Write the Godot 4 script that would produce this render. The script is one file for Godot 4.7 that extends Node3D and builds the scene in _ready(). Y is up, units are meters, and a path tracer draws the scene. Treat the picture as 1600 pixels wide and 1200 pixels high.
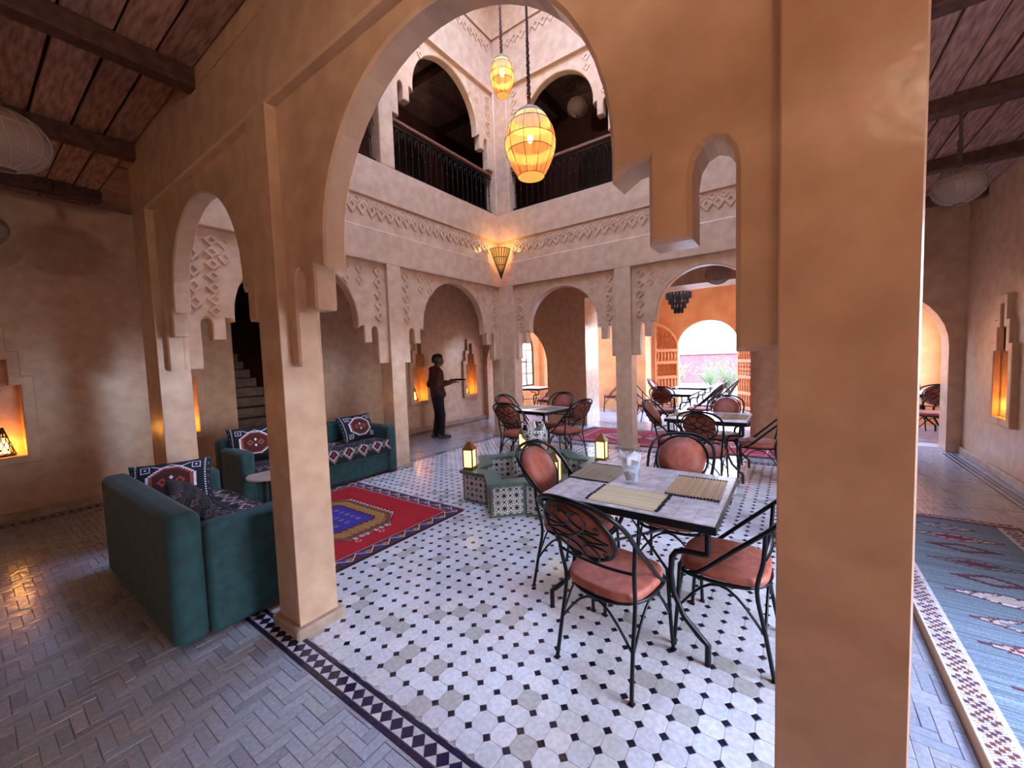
extends Node3D
# A Moroccan courtyard dining hall: two-storey patio ringed by galleries, seen from the near gallery.
# World: x to the east along the near arcade, -z away to the garden, y up, metres. Camera stands at x = 0, z = 0.

const UP := Vector3.UP
var M := {}
var used := {}
var rng := RandomNumberGenerator.new()

# ---------------------------------------------------------------- mesh collector
class Mb:
	var v := PackedVector3Array()
	var n := PackedVector3Array()
	var c := PackedColorArray()
	var t := PackedVector2Array()
	var col := Color(1, 1, 1)
	func tri(a: Vector3, b: Vector3, d: Vector3, na: Vector3, nb: Vector3, nd: Vector3, ta := Vector2.ZERO, tb := Vector2.ZERO, td := Vector2.ZERO) -> void:
		var g := (b - a).cross(d - a)
		if g.dot(na + nb + nd) > 0.0:
			v.append(a); v.append(d); v.append(b)
			n.append(na); n.append(nd); n.append(nb)
			t.append(ta); t.append(td); t.append(tb)
		else:
			v.append(a); v.append(b); v.append(d)
			n.append(na); n.append(nb); n.append(nd)
			t.append(ta); t.append(tb); t.append(td)
		c.append(col); c.append(col); c.append(col)
	func ftri(a: Vector3, b: Vector3, d: Vector3, nn: Vector3) -> void:
		tri(a, b, d, nn, nn, nn)
	func quad(a: Vector3, b: Vector3, d: Vector3, e: Vector3, nn: Vector3) -> void:
		var A := Vector2(0, 1); var B := Vector2(1, 1); var D := Vector2(1, 0); var E := Vector2(0, 0)
		tri(a, b, d, nn, nn, nn, A, B, D)
		tri(a, d, e, nn, nn, nn, A, D, E)
	func squad(a: Vector3, b: Vector3, d: Vector3, e: Vector3, na: Vector3, nb: Vector3, nd: Vector3, ne: Vector3, ta := Vector2.ZERO, tb := Vector2.ZERO, td := Vector2.ZERO, te := Vector2.ZERO) -> void:
		tri(a, b, d, na, nb, nd, ta, tb, td)
		tri(a, d, e, na, nd, ne, ta, td, te)
	# box with chamfered edges: centre, size, chamfer, turned by a basis
	func box(ce: Vector3, s: Vector3, ch := 0.0, bs := Basis.IDENTITY) -> void:
		var h := s * 0.5
		ch = minf(ch, minf(h.x, minf(h.y, h.z)) * 0.9)
		for ax in 3:
			var a1 := (ax + 1) % 3
			var a2 := (ax + 2) % 3
			for sg in [-1.0, 1.0]:
				var nn := Vector3.ZERO
				nn[ax] = sg
				var p: Array[Vector3] = []
				for q in [[-1, -1], [1, -1], [1, 1], [-1, 1]]:
					var w := Vector3.ZERO
					w[ax] = sg * h[ax]
					w[a1] = q[0] * (h[a1] - ch)
					w[a2] = q[1] * (h[a2] - ch)
					p.append(ce + bs * w)
				quad(p[0], p[1], p[2], p[3], bs * nn)
				if ch > 0.0:
					for sg2 in [-1.0, 1.0]:   # the chamfer between face ax/sg and face a1/sg2
						var e: Array[Vector3] = []
						for q in [[0, -1], [0, 1], [1, 1], [1, -1]]:
							var w := Vector3.ZERO
							w[ax] = sg * (h[ax] - (ch if q[0] == 1 else 0.0))
							w[a1] = sg2 * (h[a1] - (ch if q[0] == 0 else 0.0))
							w[a2] = q[1] * (h[a2] - ch)
							e.append(ce + bs * w)
						var n2 := nn
						n2[a1] = sg2
						quad(e[0], e[1], e[2], e[3], (bs * n2).normalized())
						if ax == 0:   # corners
							for sg3 in [-1.0, 1.0]:
								var c3: Array[Vector3] = []
								for k in 3:
									var w := Vector3(sg * (h.x - ch), sg2 * (h.y - ch), sg3 * (h.z - ch))
									w[k] = [sg, sg2, sg3][k] * h[k]
									c3.append(ce + bs * w)
								ftri(c3[0], c3[1], c3[2], (bs * Vector3(sg, sg2, sg3)).normalized())
	# tube along points; closed joins the ends
	func tube(p: Array, r: float, sides := 8, closed := false, r2 := -1.0) -> void:
		var m := p.size()
		var prev := Vector3.ZERO
		var rings := []
		var dirs := []
		for i in m:
			var d: Vector3
			if closed:
				d = (p[(i + 1) % m] - p[(i - 1 + m) % m]).normalized()
			else:
				d = (p[mini(i + 1, m - 1)] - p[maxi(i - 1, 0)]).normalized()
			var a: Vector3
			if i == 0:
				a = d.cross(UP if absf(d.y) < 0.9 else Vector3.RIGHT).normalized()
			else:
				a = (prev - d * prev.dot(d)).normalized()
			prev = a
			var b := d.cross(a)
			var ring := []
			var rr := r if r2 < 0.0 else lerpf(r, r2, float(i) / float(maxi(m - 1, 1)))
			for k in sides:
				var an := TAU * k / sides
				var o := a * cos(an) + b * sin(an)
				ring.append([p[i] + o * rr, o])
			rings.append(ring)
			dirs.append(d)
		for i in (m if closed else m - 1):
			var A = rings[i]
			var B = rings[(i + 1) % m]
			var off := 0
			if closed and i == m - 1:
				var best := 1e9
				for s in sides:
					var dd: float = (A[0][0] - B[s][0]).length()
					if dd < best:
						best = dd; off = s
			for k in sides:
				var k2 := (k + 1) % sides
				squad(A[k][0], A[k2][0], B[(k2 + off) % sides][0], B[(k + off) % sides][0], A[k][1], A[k2][1], B[(k2 + off) % sides][1], B[(k + off) % sides][1])
		if not closed:
			for k in range(1, sides - 1):
				ftri(rings[0][0][0], rings[0][k][0], rings[0][k + 1][0], -dirs[0])
				ftri(rings[m - 1][0][0], rings[m - 1][k][0], rings[m - 1][k + 1][0], dirs[m - 1])
	# lathe round y: profile of Vector2(radius, y), from bottom to top
	func lathe(pr: Array, seg := 20, at := Vector3.ZERO, sx := 1.0, sz := 1.0) -> void:
		for i in pr.size() - 1:
			var a: Vector2 = pr[i]
			var b: Vector2 = pr[i + 1]
			var e := b - a
			var nn := Vector2(e.y, -e.x).normalized()
			for k in seg:
				var c0 := cos(TAU * k / seg); var s0 := sin(TAU * k / seg)
				var c1 := cos(TAU * (k + 1) / seg); var s1 := sin(TAU * (k + 1) / seg)
				var n0 := Vector3(nn.x * c0 / sx, nn.y, nn.x * s0 / sz).normalized()
				var n1 := Vector3(nn.x * c1 / sx, nn.y, nn.x * s1 / sz).normalized()
				var u0 := float(k) / seg; var u1 := float(k + 1) / seg
				var w0 := 1.0 - float(i) / (pr.size() - 1); var w1 := 1.0 - float(i + 1) / (pr.size() - 1)
				squad(at + Vector3(a.x * c0 * sx, a.y, a.x * s0 * sz), at + Vector3(a.x * c1 * sx, a.y, a.x * s1 * sz), at + Vector3(b.x * c1 * sx, b.y, b.x * s1 * sz), at + Vector3(b.x * c0 * sx, b.y, b.x * s0 * sz), n0, n1, n1, n0, Vector2(u0, w0), Vector2(u1, w0), Vector2(u1, w1), Vector2(u0, w1))
	# ellipsoid-like pillow: superellipsoid, e = squareness (1 round, 0.2 boxy)
	func pillow(ce: Vector3, h: Vector3, e1 := 1.0, e2 := 1.0, bs := Basis.IDENTITY, nu := 20, nv := 12) -> void:
		var P := []
		for i in nv + 1:
			var ph := -PI / 2 + PI * i / nv
			var row := []
			for k in nu + 1:
				var th := TAU * k / nu
				var w := Vector3(_sp(cos(ph), e1) * _sp(cos(th), e2), _sp(sin(ph), e1), _sp(cos(ph), e1) * _sp(sin(th), e2))
				var q := Vector3(_sp(cos(ph), 2 - e1) * _sp(cos(th), 2 - e2) / h.x, _sp(sin(ph), 2 - e1) / h.y, _sp(cos(ph), 2 - e1) * _sp(sin(th), 2 - e2) / h.z)
				row.append([ce + bs * (w * h), (bs * q).normalized(), Vector2(w.x * 0.5 + 0.5, 0.5 + w.z * 0.5)])
			P.append(row)
		for i in nv:
			for k in nu:
				var a = P[i][k]; var b = P[i][k + 1]; var d = P[i + 1][k + 1]; var e = P[i + 1][k]
				squad(a[0], b[0], d[0], e[0], a[1], b[1], d[1], e[1], a[2], b[2], d[2], e[2])
	func _sp(x: float, e: float) -> float:
		return signf(x) * pow(absf(x), e)
	# polygon in (s, y) pushed out along nn from d0 to d1; bev chamfers the d1 rim
	func prism(poly: PackedVector2Array, o: Vector3, u: Vector3, w: Vector3, d0: float, d1: float, bev := 0.0, back := true, back_bev := false) -> void:
		var nn := u.cross(w)
		if Geometry2D.is_polygon_clockwise(poly):   # make it run counter-clockwise seen from +nn
			poly.reverse()
		var idx := Geometry2D.triangulate_polygon(poly)
		var m := poly.size()
		var ins := PackedVector2Array()
		for i in m:
			var a := poly[(i - 1 + m) % m]; var b := poly[i]; var d := poly[(i + 1) % m]
			var e0 := (b - a).normalized(); var e1 := (d - b).normalized()
			var n0 := Vector2(-e0.y, e0.x); var n1 := Vector2(-e1.y, e1.x)
			var mm := (n0 + n1)
			if mm.length() < 0.01: mm = n0
			mm = mm.normalized()
			var k := maxf(0.35, mm.dot(n0))
			ins.append(b + mm * (bev / k))
		var F := ins if bev > 0.0 else poly
		for i in range(0, idx.size(), 3):
			var a := F[idx[i]]; var b := F[idx[i + 1]]; var d := F[idx[i + 2]]
			ftri(o + u * a.x + w * a.y + nn * d1, o + u * b.x + w * b.y + nn * d1, o + u * d.x + w * d.y + nn * d1, nn)
			if back:
				var G := ins if (back_bev and bev > 0.0) else poly
				var a2 := G[idx[i]]; var b2 := G[idx[i + 1]]; var c2 := G[idx[i + 2]]
				ftri(o + u * a2.x + w * a2.y + nn * d0, o + u * b2.x + w * b2.y + nn * d0, o + u * c2.x + w * c2.y + nn * d0, -nn)
		var hi := d1 - signf(d1 - d0) * bev
		var lo := d0 + (signf(d1 - d0) * bev if back_bev else 0.0)
		for i in m:
			var j := (i + 1) % m
			var a := poly[i]; var b := poly[j]
			var e := (b - a).normalized()
			var out := u * e.y - w * e.x
			var A := o + u * a.x + w * a.y; var B := o + u * b.x + w * b.y
			quad(A + nn * lo, B + nn * lo, B + nn * hi, A + nn * hi, out)
			if bev > 0.0:
				var A2 := o + u * ins[i].x + w * ins[i].y; var B2 := o + u * ins[j].x + w * ins[j].y
				quad(A + nn * hi, B + nn * hi, B2 + nn * d1, A2 + nn * d1, (out + nn * signf(d1 - d0)).normalized())
				if back_bev:
					quad(A + nn * lo, B + nn * lo, B2 + nn * d0, A2 + nn * d0, (out - nn * signf(d1 - d0)).normalized())
	func mesh() -> ArrayMesh:
		var arr := []
		arr.resize(Mesh.ARRAY_MAX)
		arr[Mesh.ARRAY_VERTEX] = v
		arr[Mesh.ARRAY_NORMAL] = n
		arr[Mesh.ARRAY_COLOR] = c
		arr[Mesh.ARRAY_TEX_UV] = t
		var am := ArrayMesh.new()
		am.add_surface_from_arrays(Mesh.PRIMITIVE_TRIANGLES, arr)
		return am

# ---------------------------------------------------------------- nodes
func numbered(called: String) -> String:
	if not used.has(called):
		used[called] = 0
		return called
	used[called] += 1
	return "%s_%03d" % [called, used[called]]

func obj(called: String, mb, mat: Material, parent: Node = self, at := Vector3.ZERO) -> MeshInstance3D:
	var o := MeshInstance3D.new()
	o.name = numbered(called) if parent == self else called
	o.mesh = mb.mesh() if mb is Mb else mb
	o.material_override = mat
	o.position = at
	parent.add_child(o, true)
	return o

func tag(o: Node, label: String, category: String, group := "") -> Node:
	o.set_meta("label", label)
	o.set_meta("category", category)
	if group != "": o.set_meta("group", group)
	return o

func thing(called: String, label: String, category: String, at := Vector3.ZERO, turn := 0.0, group := "") -> Node3D:
	var o := Node3D.new()
	o.name = numbered(called)
	add_child(o)
	o.position = at
	o.rotation.y = turn
	tag(o, label, category, group)
	return o

func struct(called: String, mb, mat: Material) -> MeshInstance3D:
	var o := obj(called, mb, mat)
	o.set_meta("kind", "structure")
	return o

func copy_of(src: Node3D, base: String, at: Vector3, turn: float, label: String, group := "") -> Node3D:
	var r: Node3D = src.duplicate()
	r.name = numbered(base)
	add_child(r)
	r.position = at
	r.rotation.y = turn
	r.set_meta("label", label)
	if group != "": r.set_meta("group", group)
	return r

# ---------------------------------------------------------------- materials
func noise_tex(freq: float, seed_: int, lo: Color, hi: Color, oct := 4, w := 512, h := 512, as_normal := false, mid = null, bump := 4.0) -> ImageTexture:
	var fn := FastNoiseLite.new()
	fn.noise_type = FastNoiseLite.TYPE_SIMPLEX_SMOOTH
	fn.frequency = freq
	fn.seed = seed_
	fn.fractal_octaves = oct
	var im := fn.get_seamless_image(w, h)
	im.convert(Image.FORMAT_RGBA8)
	if as_normal:
		im.bump_map_to_normal_map(bump)
	else:
		var dat := im.get_data()
		var lut := []
		for i in 256:
			var f := i / 255.0
			var cc: Color
			if mid == null: cc = lo.lerp(hi, f)
			else: cc = lo.lerp(mid, f * 2.0) if f < 0.5 else (mid as Color).lerp(hi, f * 2.0 - 1.0)
			lut.append(cc)
		for i in range(0, dat.size(), 4):
			var cc: Color = lut[dat[i]]
			dat[i] = int(cc.r * 255); dat[i + 1] = int(cc.g * 255); dat[i + 2] = int(cc.b * 255); dat[i + 3] = 255
		im = Image.create_from_data(w, h, false, Image.FORMAT_RGBA8, dat)
	return ImageTexture.create_from_image(im)

func mat(c: Color, rough := 0.6, metal := 0.0) -> StandardMaterial3D:
	var m := StandardMaterial3D.new()
	m.albedo_color = c
	m.roughness = rough
	m.metallic = metal
	return m

func tri_mat(tex: Texture2D, scale: Vector3, rough: float, nrm: Texture2D = null, ns := 0.5, world := true) -> StandardMaterial3D:
	var m := StandardMaterial3D.new()
	m.albedo_texture = tex
	m.roughness = rough
	m.uv1_triplanar = true
	m.uv1_world_triplanar = world
	m.uv1_scale = scale
	if nrm:
		m.normal_enabled = true
		m.normal_texture = nrm
		m.normal_scale = ns
	return m

func img_mat(im: Image, rough := 0.9) -> StandardMaterial3D:
	var m := StandardMaterial3D.new()
	m.albedo_texture = ImageTexture.create_from_image(im)
	m.roughness = rough
	return m

func glow_mat(c: Color, e: float) -> StandardMaterial3D:
	var m := mat(c, 0.6)
	m.emission_enabled = true
	m.emission = c
	m.emission_energy_multiplier = e
	return m

func omni(at: Vector3, c: Color, e: float, size := 0.03, parent: Node = self) -> OmniLight3D:
	var l := OmniLight3D.new()
	l.name = "lamp_light"
	l.light_color = c
	l.light_energy = e
	l.omni_range = 14.0
	l.omni_attenuation = 2.0
	l.light_size = size
	l.shadow_enabled = true
	l.position = at
	parent.add_child(l, true)
	return l

# ---------------------------------------------------------------- building shell
func rect2(a: float, b: float, y0: float, y1: float) -> PackedVector2Array:
	return PackedVector2Array([Vector2(a, y0), Vector2(b, y0), Vector2(b, y1), Vector2(a, y1)])

# arched opening profile from (a, base) up and over to (b, base)
func arch_prof(a: float, b: float, base: float, spring: float, seg := 18, rise := -1.0) -> PackedVector2Array:
	var p := PackedVector2Array([Vector2(a, base)])
	var c := (a + b) * 0.5
	var r := (b - a) * 0.5
	var rs := r if rise < 0.0 else rise
	for i in seg + 1:
		var an := PI - PI * i / seg
		p.append(Vector2(c + cos(an) * r, spring + sin(an) * rs))
	p.append(Vector2(b, base))
	return p

const NICHE := [[0.055, 2.05, 1.78], [0.12, 1.78, 1.50], [0.2, 1.50, 0.72]]
const NFRAME := [[0.13, 2.16, 1.87], [0.21, 1.87, 1.60], [0.30, 1.60, 0.63]]
func step_prof(c: float, st: Array) -> PackedVector2Array:
	var p := PackedVector2Array()
	for k in range(st.size() - 1, -1, -1):
		p.append(Vector2(c - st[k][0], st[k][2])); p.append(Vector2(c - st[k][0], st[k][1]))
	for k in st.size():
		p.append(Vector2(c + st[k][0], st[k][1])); p.append(Vector2(c + st[k][0], st[k][2]))
	return p

# a wall along u from s0 to s1 with openings cut through; room face at d = 0
func wall_run(mb: Mb, o: Vector3, u: Vector3, s0: float, s1: float, y0: float, y1: float, th: float, openings: Array) -> void:
	var s := s0
	for op in openings:
		var pr: PackedVector2Array = op
		var a := pr[0].x
		var b := pr[pr.size() - 1].x
		if a > s: mb.prism(rect2(s, a, y0, y1), o, u, UP, -th, 0.0)
		var base := pr[0].y
		if base > y0 + 0.001: mb.prism(rect2(a, b, y0, base), o, u, UP, -th, 0.0)
		var poly := PackedVector2Array([Vector2(a, y1)])
		for i in range(1, pr.size() - 1): poly.append(pr[i])
		poly.append(Vector2(b, y1))
		mb.prism(poly, o, u, UP, -th, 0.0)
		s = b
	if s < s1: mb.prism(rect2(s, s1, y0, y1), o, u, UP, -th, 0.0)

# wall niche: plug behind, proud stepped frame in front; its lamp is placed elsewhere
func niche(wall: Node3D, o: Vector3, u: Vector3, c: float) -> void:
	var mb := Mb.new()
	mb.prism(rect2(c - 0.24, c + 0.24, 0.66, 2.1), o, u, UP, -0.34, -0.22)
	obj("niche_back", mb, M.plaster, wall)
	var fr := Mb.new()
	for sg in [-1.0, 1.0]:
		var poly := PackedVector2Array([Vector2(c, NFRAME[0][1])])
		for k in 3:
			poly.append(Vector2(c + sg * NFRAME[k][0], NFRAME[k][1])); poly.append(Vector2(c + sg * NFRAME[k][0], NFRAME[k][2]))
		poly.append(Vector2(c, NFRAME[2][2])); poly.append(Vector2(c, NICHE[2][2]))
		for k in [2, 1, 0]:
			poly.append(Vector2(c + sg * NICHE[k][0], NICHE[k][2])); poly.append(Vector2(c + sg * NICHE[k][0], NICHE[k][1]))
		poly.append(Vector2(c, NICHE[0][1]))
		fr.prism(poly, o, u, UP, -0.02, 0.055, 0.008)
	obj("niche_frame", fr, M.plaster, wall)

# the stepped, arched panel that fills a bay between two pilasters
func panel_poly(s0: float, s1: float, r: float, st: float, bk: float, sl: float, dy: float, ytop: float, cc := -99.0) -> PackedVector2Array:
	var c := (s0 + s1) * 0.5 if cc < -90.0 else cc
	var p := PackedVector2Array([Vector2(s0 - 0.02, ytop), Vector2(s0 - 0.02, 1.60 + dy)])
	var half := [Vector2(sl, 1.60), Vector2(sl, 2.06)]   # from jamb inwards
	for k in 5:
		var an := PI * (k + 1) / 6.0
		half.append(Vector2((sl + bk) * 0.5 + cos(an) * (sl - bk) * 0.5, 2.06 + sin(an) * 0.075))
	half.append(Vector2(bk, 2.06)); half.append(Vector2(bk, 1.90)); half.append(Vector2(st, 1.90))
	half.append(Vector2(st, 2.135)); half.append(Vector2((st + r) * 0.5, 2.13)); half.append(Vector2(r, 2.10))
	for q in half: p.append(Vector2(c - q.x, q.y + dy))
	var n := 26
	for i in range(0, n + 1):
		var an := PI - PI * i / n
		p.append(Vector2(c + cos(an) * r, 2.19 + dy + sin(an) * (r + 0.01)))
	half.reverse()
	for q in half: p.append(Vector2(c + q.x, q.y + dy))
	p.append(Vector2(s1 + 0.02, 1.60 + dy)); p.append(Vector2(s1 + 0.02, ytop))
	return p

func lozenge(o: Vector3, u: Vector3, c: Vector2, hw: float, hh: float, d0: float, d1: float, inner := 0.5) -> Mb:
	var mb := Mb.new()
	var nn := u.cross(UP)
	var q := [Vector2(1, 0), Vector2(0, 1), Vector2(-1, 0), Vector2(0, -1)]
	for i in 4:
		var a: Vector2 = q[i]; var b: Vector2 = q[(i + 1) % 4]
		var P := func(v: Vector2, k: float, d: float) -> Vector3: return o + u * (c.x + v.x * hw * k) + UP * (c.y + v.y * hh * k) + nn * d
		mb.quad(P.call(a, 1.0, d1), P.call(b, 1.0, d1), P.call(b, inner, d1), P.call(a, inner, d1), nn)
		var out := (u * (a.x + b.x) / hw + UP * (a.y + b.y) / hh).normalized()
		mb.quad(P.call(a, 1.0, d0), P.call(b, 1.0, d0), P.call(b, 1.0, d1), P.call(a, 1.0, d1), out)
		mb.quad(P.call(a, inner, d0), P.call(b, inner, d0), P.call(b, inner, d1), P.call(a, inner, d1), -out)
	return mb

# one side of the courtyard, two storeys: pilasters, stepped arch panels, friezes, upper gallery arches
# strips: pilaster [a, b] list; bays: [s0, s1, r, step, block, slot, centre]
func arcade(called: String, o: Vector3, u: Vector3, th: float, s0: float, s1: float, strips: Array, bays: Array, relief: int, inner_sign: float, skip_base := []) -> void:
	var mb := Mb.new()
	var rc := 0.03
	var f0 := -th
	var f1 := 0.0
	# beam with the recessed frieze band, parapet, wall over the upper arches
	mb.prism(rect2(s0, s1, 3.04, 3.50), o, u, UP, f0, f1, 0.012, true, true)
	mb.prism(rect2(s0, s1, 3.50, 3.92), o, u, UP, f0 + (rc if inner_sign < 0 else 0.0), f1 - (rc if inner_sign > 0 else 0.0))
	mb.prism(rect2(s0, s1, 3.92, 4.46), o, u, UP, f0, f1, 0.01, true, true)
	mb.prism(rect2(s0, s1, 6.78, 7.46), o, u, UP, f0, f1)
	mb.prism(rect2(s0, s1, 7.46, 7.78), o, u, UP, f0 + (rc if inner_sign < 0 else 0.0), f1 - (rc if inner_sign > 0 else 0.0))
	mb.prism(rect2(s0, s1, 7.78, 9.1), o, u, UP, f0, f1)
	var w := struct(called, mb, M.plaster)
	for k in strips.size():
		var st: Array = strips[k]
		var cm := Mb.new()
		cm.prism(rect2(st[0], st[1], 0.0, 3.045), o, u, UP, f0, f1, 0.004, true, true)
		var col := obj("column", cm, M.plaster, w)
		if not k in skip_base:
			var bm := Mb.new()
			bm.prism(rect2(st[0] - 0.032, st[1] + 0.032, 0.0, 0.065), o, u, UP, f0 - 0.032, f1 + 0.032, 0.01, true, true)
			obj("column_base", bm, M.plinth, col)
		var um := Mb.new()
		um.prism(rect2(st[0], st[1], 4.455, 6.785), o, u, UP, f0, f1, 0.012, true, true)
		obj("upper_column", um, M.plaster, w)
	var d_in := 0.058
	for b in bays:
		for up_ in [0, 1]:
			var dy: float = 3.72 * up_
			var pm := Mb.new()
			pm.prism(panel_poly(b[0], b[1], b[2], b[3], b[4], b[5], dy, 3.05 + (3.74 * up_), b[6]), o, u, UP, f0 + d_in, f1 - d_in, 0.012, true, true)
			var pn := obj("upper_arch_panel" if up_ else "arch_panel", pm, M.plaster, w)
			# carved lozenges in columns at both sides of the panel
			if relief > 0 and not (up_ == 1 and relief < 2):
				for side in [-1.0, 1.0]:
					var nl := 5
					var e: float = b[0] + 0.13 if side < 0 else b[1] - 0.13
					for j in nl:
						var face := f1 - d_in if inner_sign > 0 else f0 + d_in
						obj("lozenge", lozenge(o, u, Vector2(e, 2.28 + dy + j * 0.16), 0.07, 0.076, face, face + 0.017 * inner_sign, 0.5), M.plaster, pn)
				if called == "wall_court_west" and b[0] < 2.0 and up_ == 0:
					for j in 7:
						obj("lozenge", lozenge(o, u, Vector2(b[0] + 0.3, 2.2 + j * 0.12), 0.07, 0.058, f1 - d_in, f1 - d_in + 0.02, 0.5), M.plaster, pn)
				# a row of smaller lozenges across the head of the panel
				var cx: float = b[6]
				for j in 9:
					var sx: float = cx + (j - 4) * 0.2
					if absf(sx - cx) < 0.42 or sx < b[0] + 0.25 or sx > b[1] - 0.25: continue
					for row in 2:
						var face2 := f1 - d_in if inner_sign > 0 else f0 + d_in
						obj("lozenge", lozenge(o, u, Vector2(sx, 2.92 + dy - row * 0.16), 0.065, 0.07, face2, face2 + 0.011 * inner_sign, 0.5), M.plaster, pn)
	if relief > 0:
		for up_ in [0, 1]:
			var y: float = 3.75 if up_ == 0 else 7.6
			var per := 0.155
			var cnt := int((s1 - s0 - 0.5) / per)
			var face := f1 - rc if inner_sign > 0 else f0 + rc
			for j in cnt:
				var sx := s0 + 0.3 + per * (j + 0.5)
				obj("frieze_lozenge", lozenge(o, u, Vector2(sx, y), per * 0.5, 0.1, face, face + 0.017 * inner_sign, 0.42), M.plaster, w)
			if up_ == 0:
				var zz := Mb.new()   # the smaller crossing row above
				for j in cnt + 1:
					var sx := s0 + 0.3 + per * j
					var lz := lozenge(o, u, Vector2(sx, y + 0.1), per * 0.5, 0.062, face, face + 0.01 * inner_sign, 0.4)
					zz.v.append_array(lz.v); zz.n.append_array(lz.n); zz.c.append_array(lz.c); zz.t.append_array(lz.t)
				obj("frieze_chevron", zz, M.plaster, w)

func planks_along(parent: Node3D, x0: float, x1: float, z0: float, z1: float, y: float, along_x: bool, beams: Array, sag := 0.0) -> void:
	# planks laid side by side, cut over the beams, each with its own tone; joints stay open
	var cuts := [x0 if along_x else z0]
	cuts.append_array(beams)
	cuts.append(x1 if along_x else z1)
	cuts.sort()
	var a0 := z0 if along_x else x0
	var a1 := z1 if along_x else x1
	var pos := a0
	while pos < a1 - 0.03:
		var wd := minf(rng.randf_range(0.17, 0.23), a1 - pos)
		for k in cuts.size() - 1:
			var lo: float = cuts[k]
			var hi: float = cuts[k + 1]
			if hi - lo < 0.1: continue
			var mb := Mb.new()
			var f := rng.randf_range(0.75, 1.1)
			mb.col = Color(f, f * rng.randf_range(0.95, 1.02), f * rng.randf_range(0.9, 1.02))
			var dy := rng.randf_range(-0.006, 0.006)
			var ce := Vector3((lo + hi) * 0.5, y + 0.015 + dy, pos + wd * 0.5)
			var sz := Vector3(hi - lo - 0.004, 0.03, wd - rng.randf_range(0.006, 0.018))
			if not along_x:
				ce = Vector3(ce.z, ce.y, ce.x); sz = Vector3(sz.z, sz.y, sz.x)
			mb.box(ce, sz, 0.004)
			obj("plank", mb, M.plank_x if along_x else M.plank_z, parent)
		pos += wd

func beam(parent: Node3D, a: Vector3, b: Vector3, w: float, h: float) -> void:
	var mb := Mb.new()
	var d := (b - a)
	var ce := (a + b) * 0.5
	var f := rng.randf_range(0.85, 1.1)
	mb.col = Color(f, f, f)
	if absf(d.x) > absf(d.z): mb.box(ce, Vector3(absf(d.x), h, w), 0.012)
	else: mb.box(ce, Vector3(w, h, absf(d.z)), 0.012)
	obj("ceiling_beam", mb, M.beam, parent)

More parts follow.
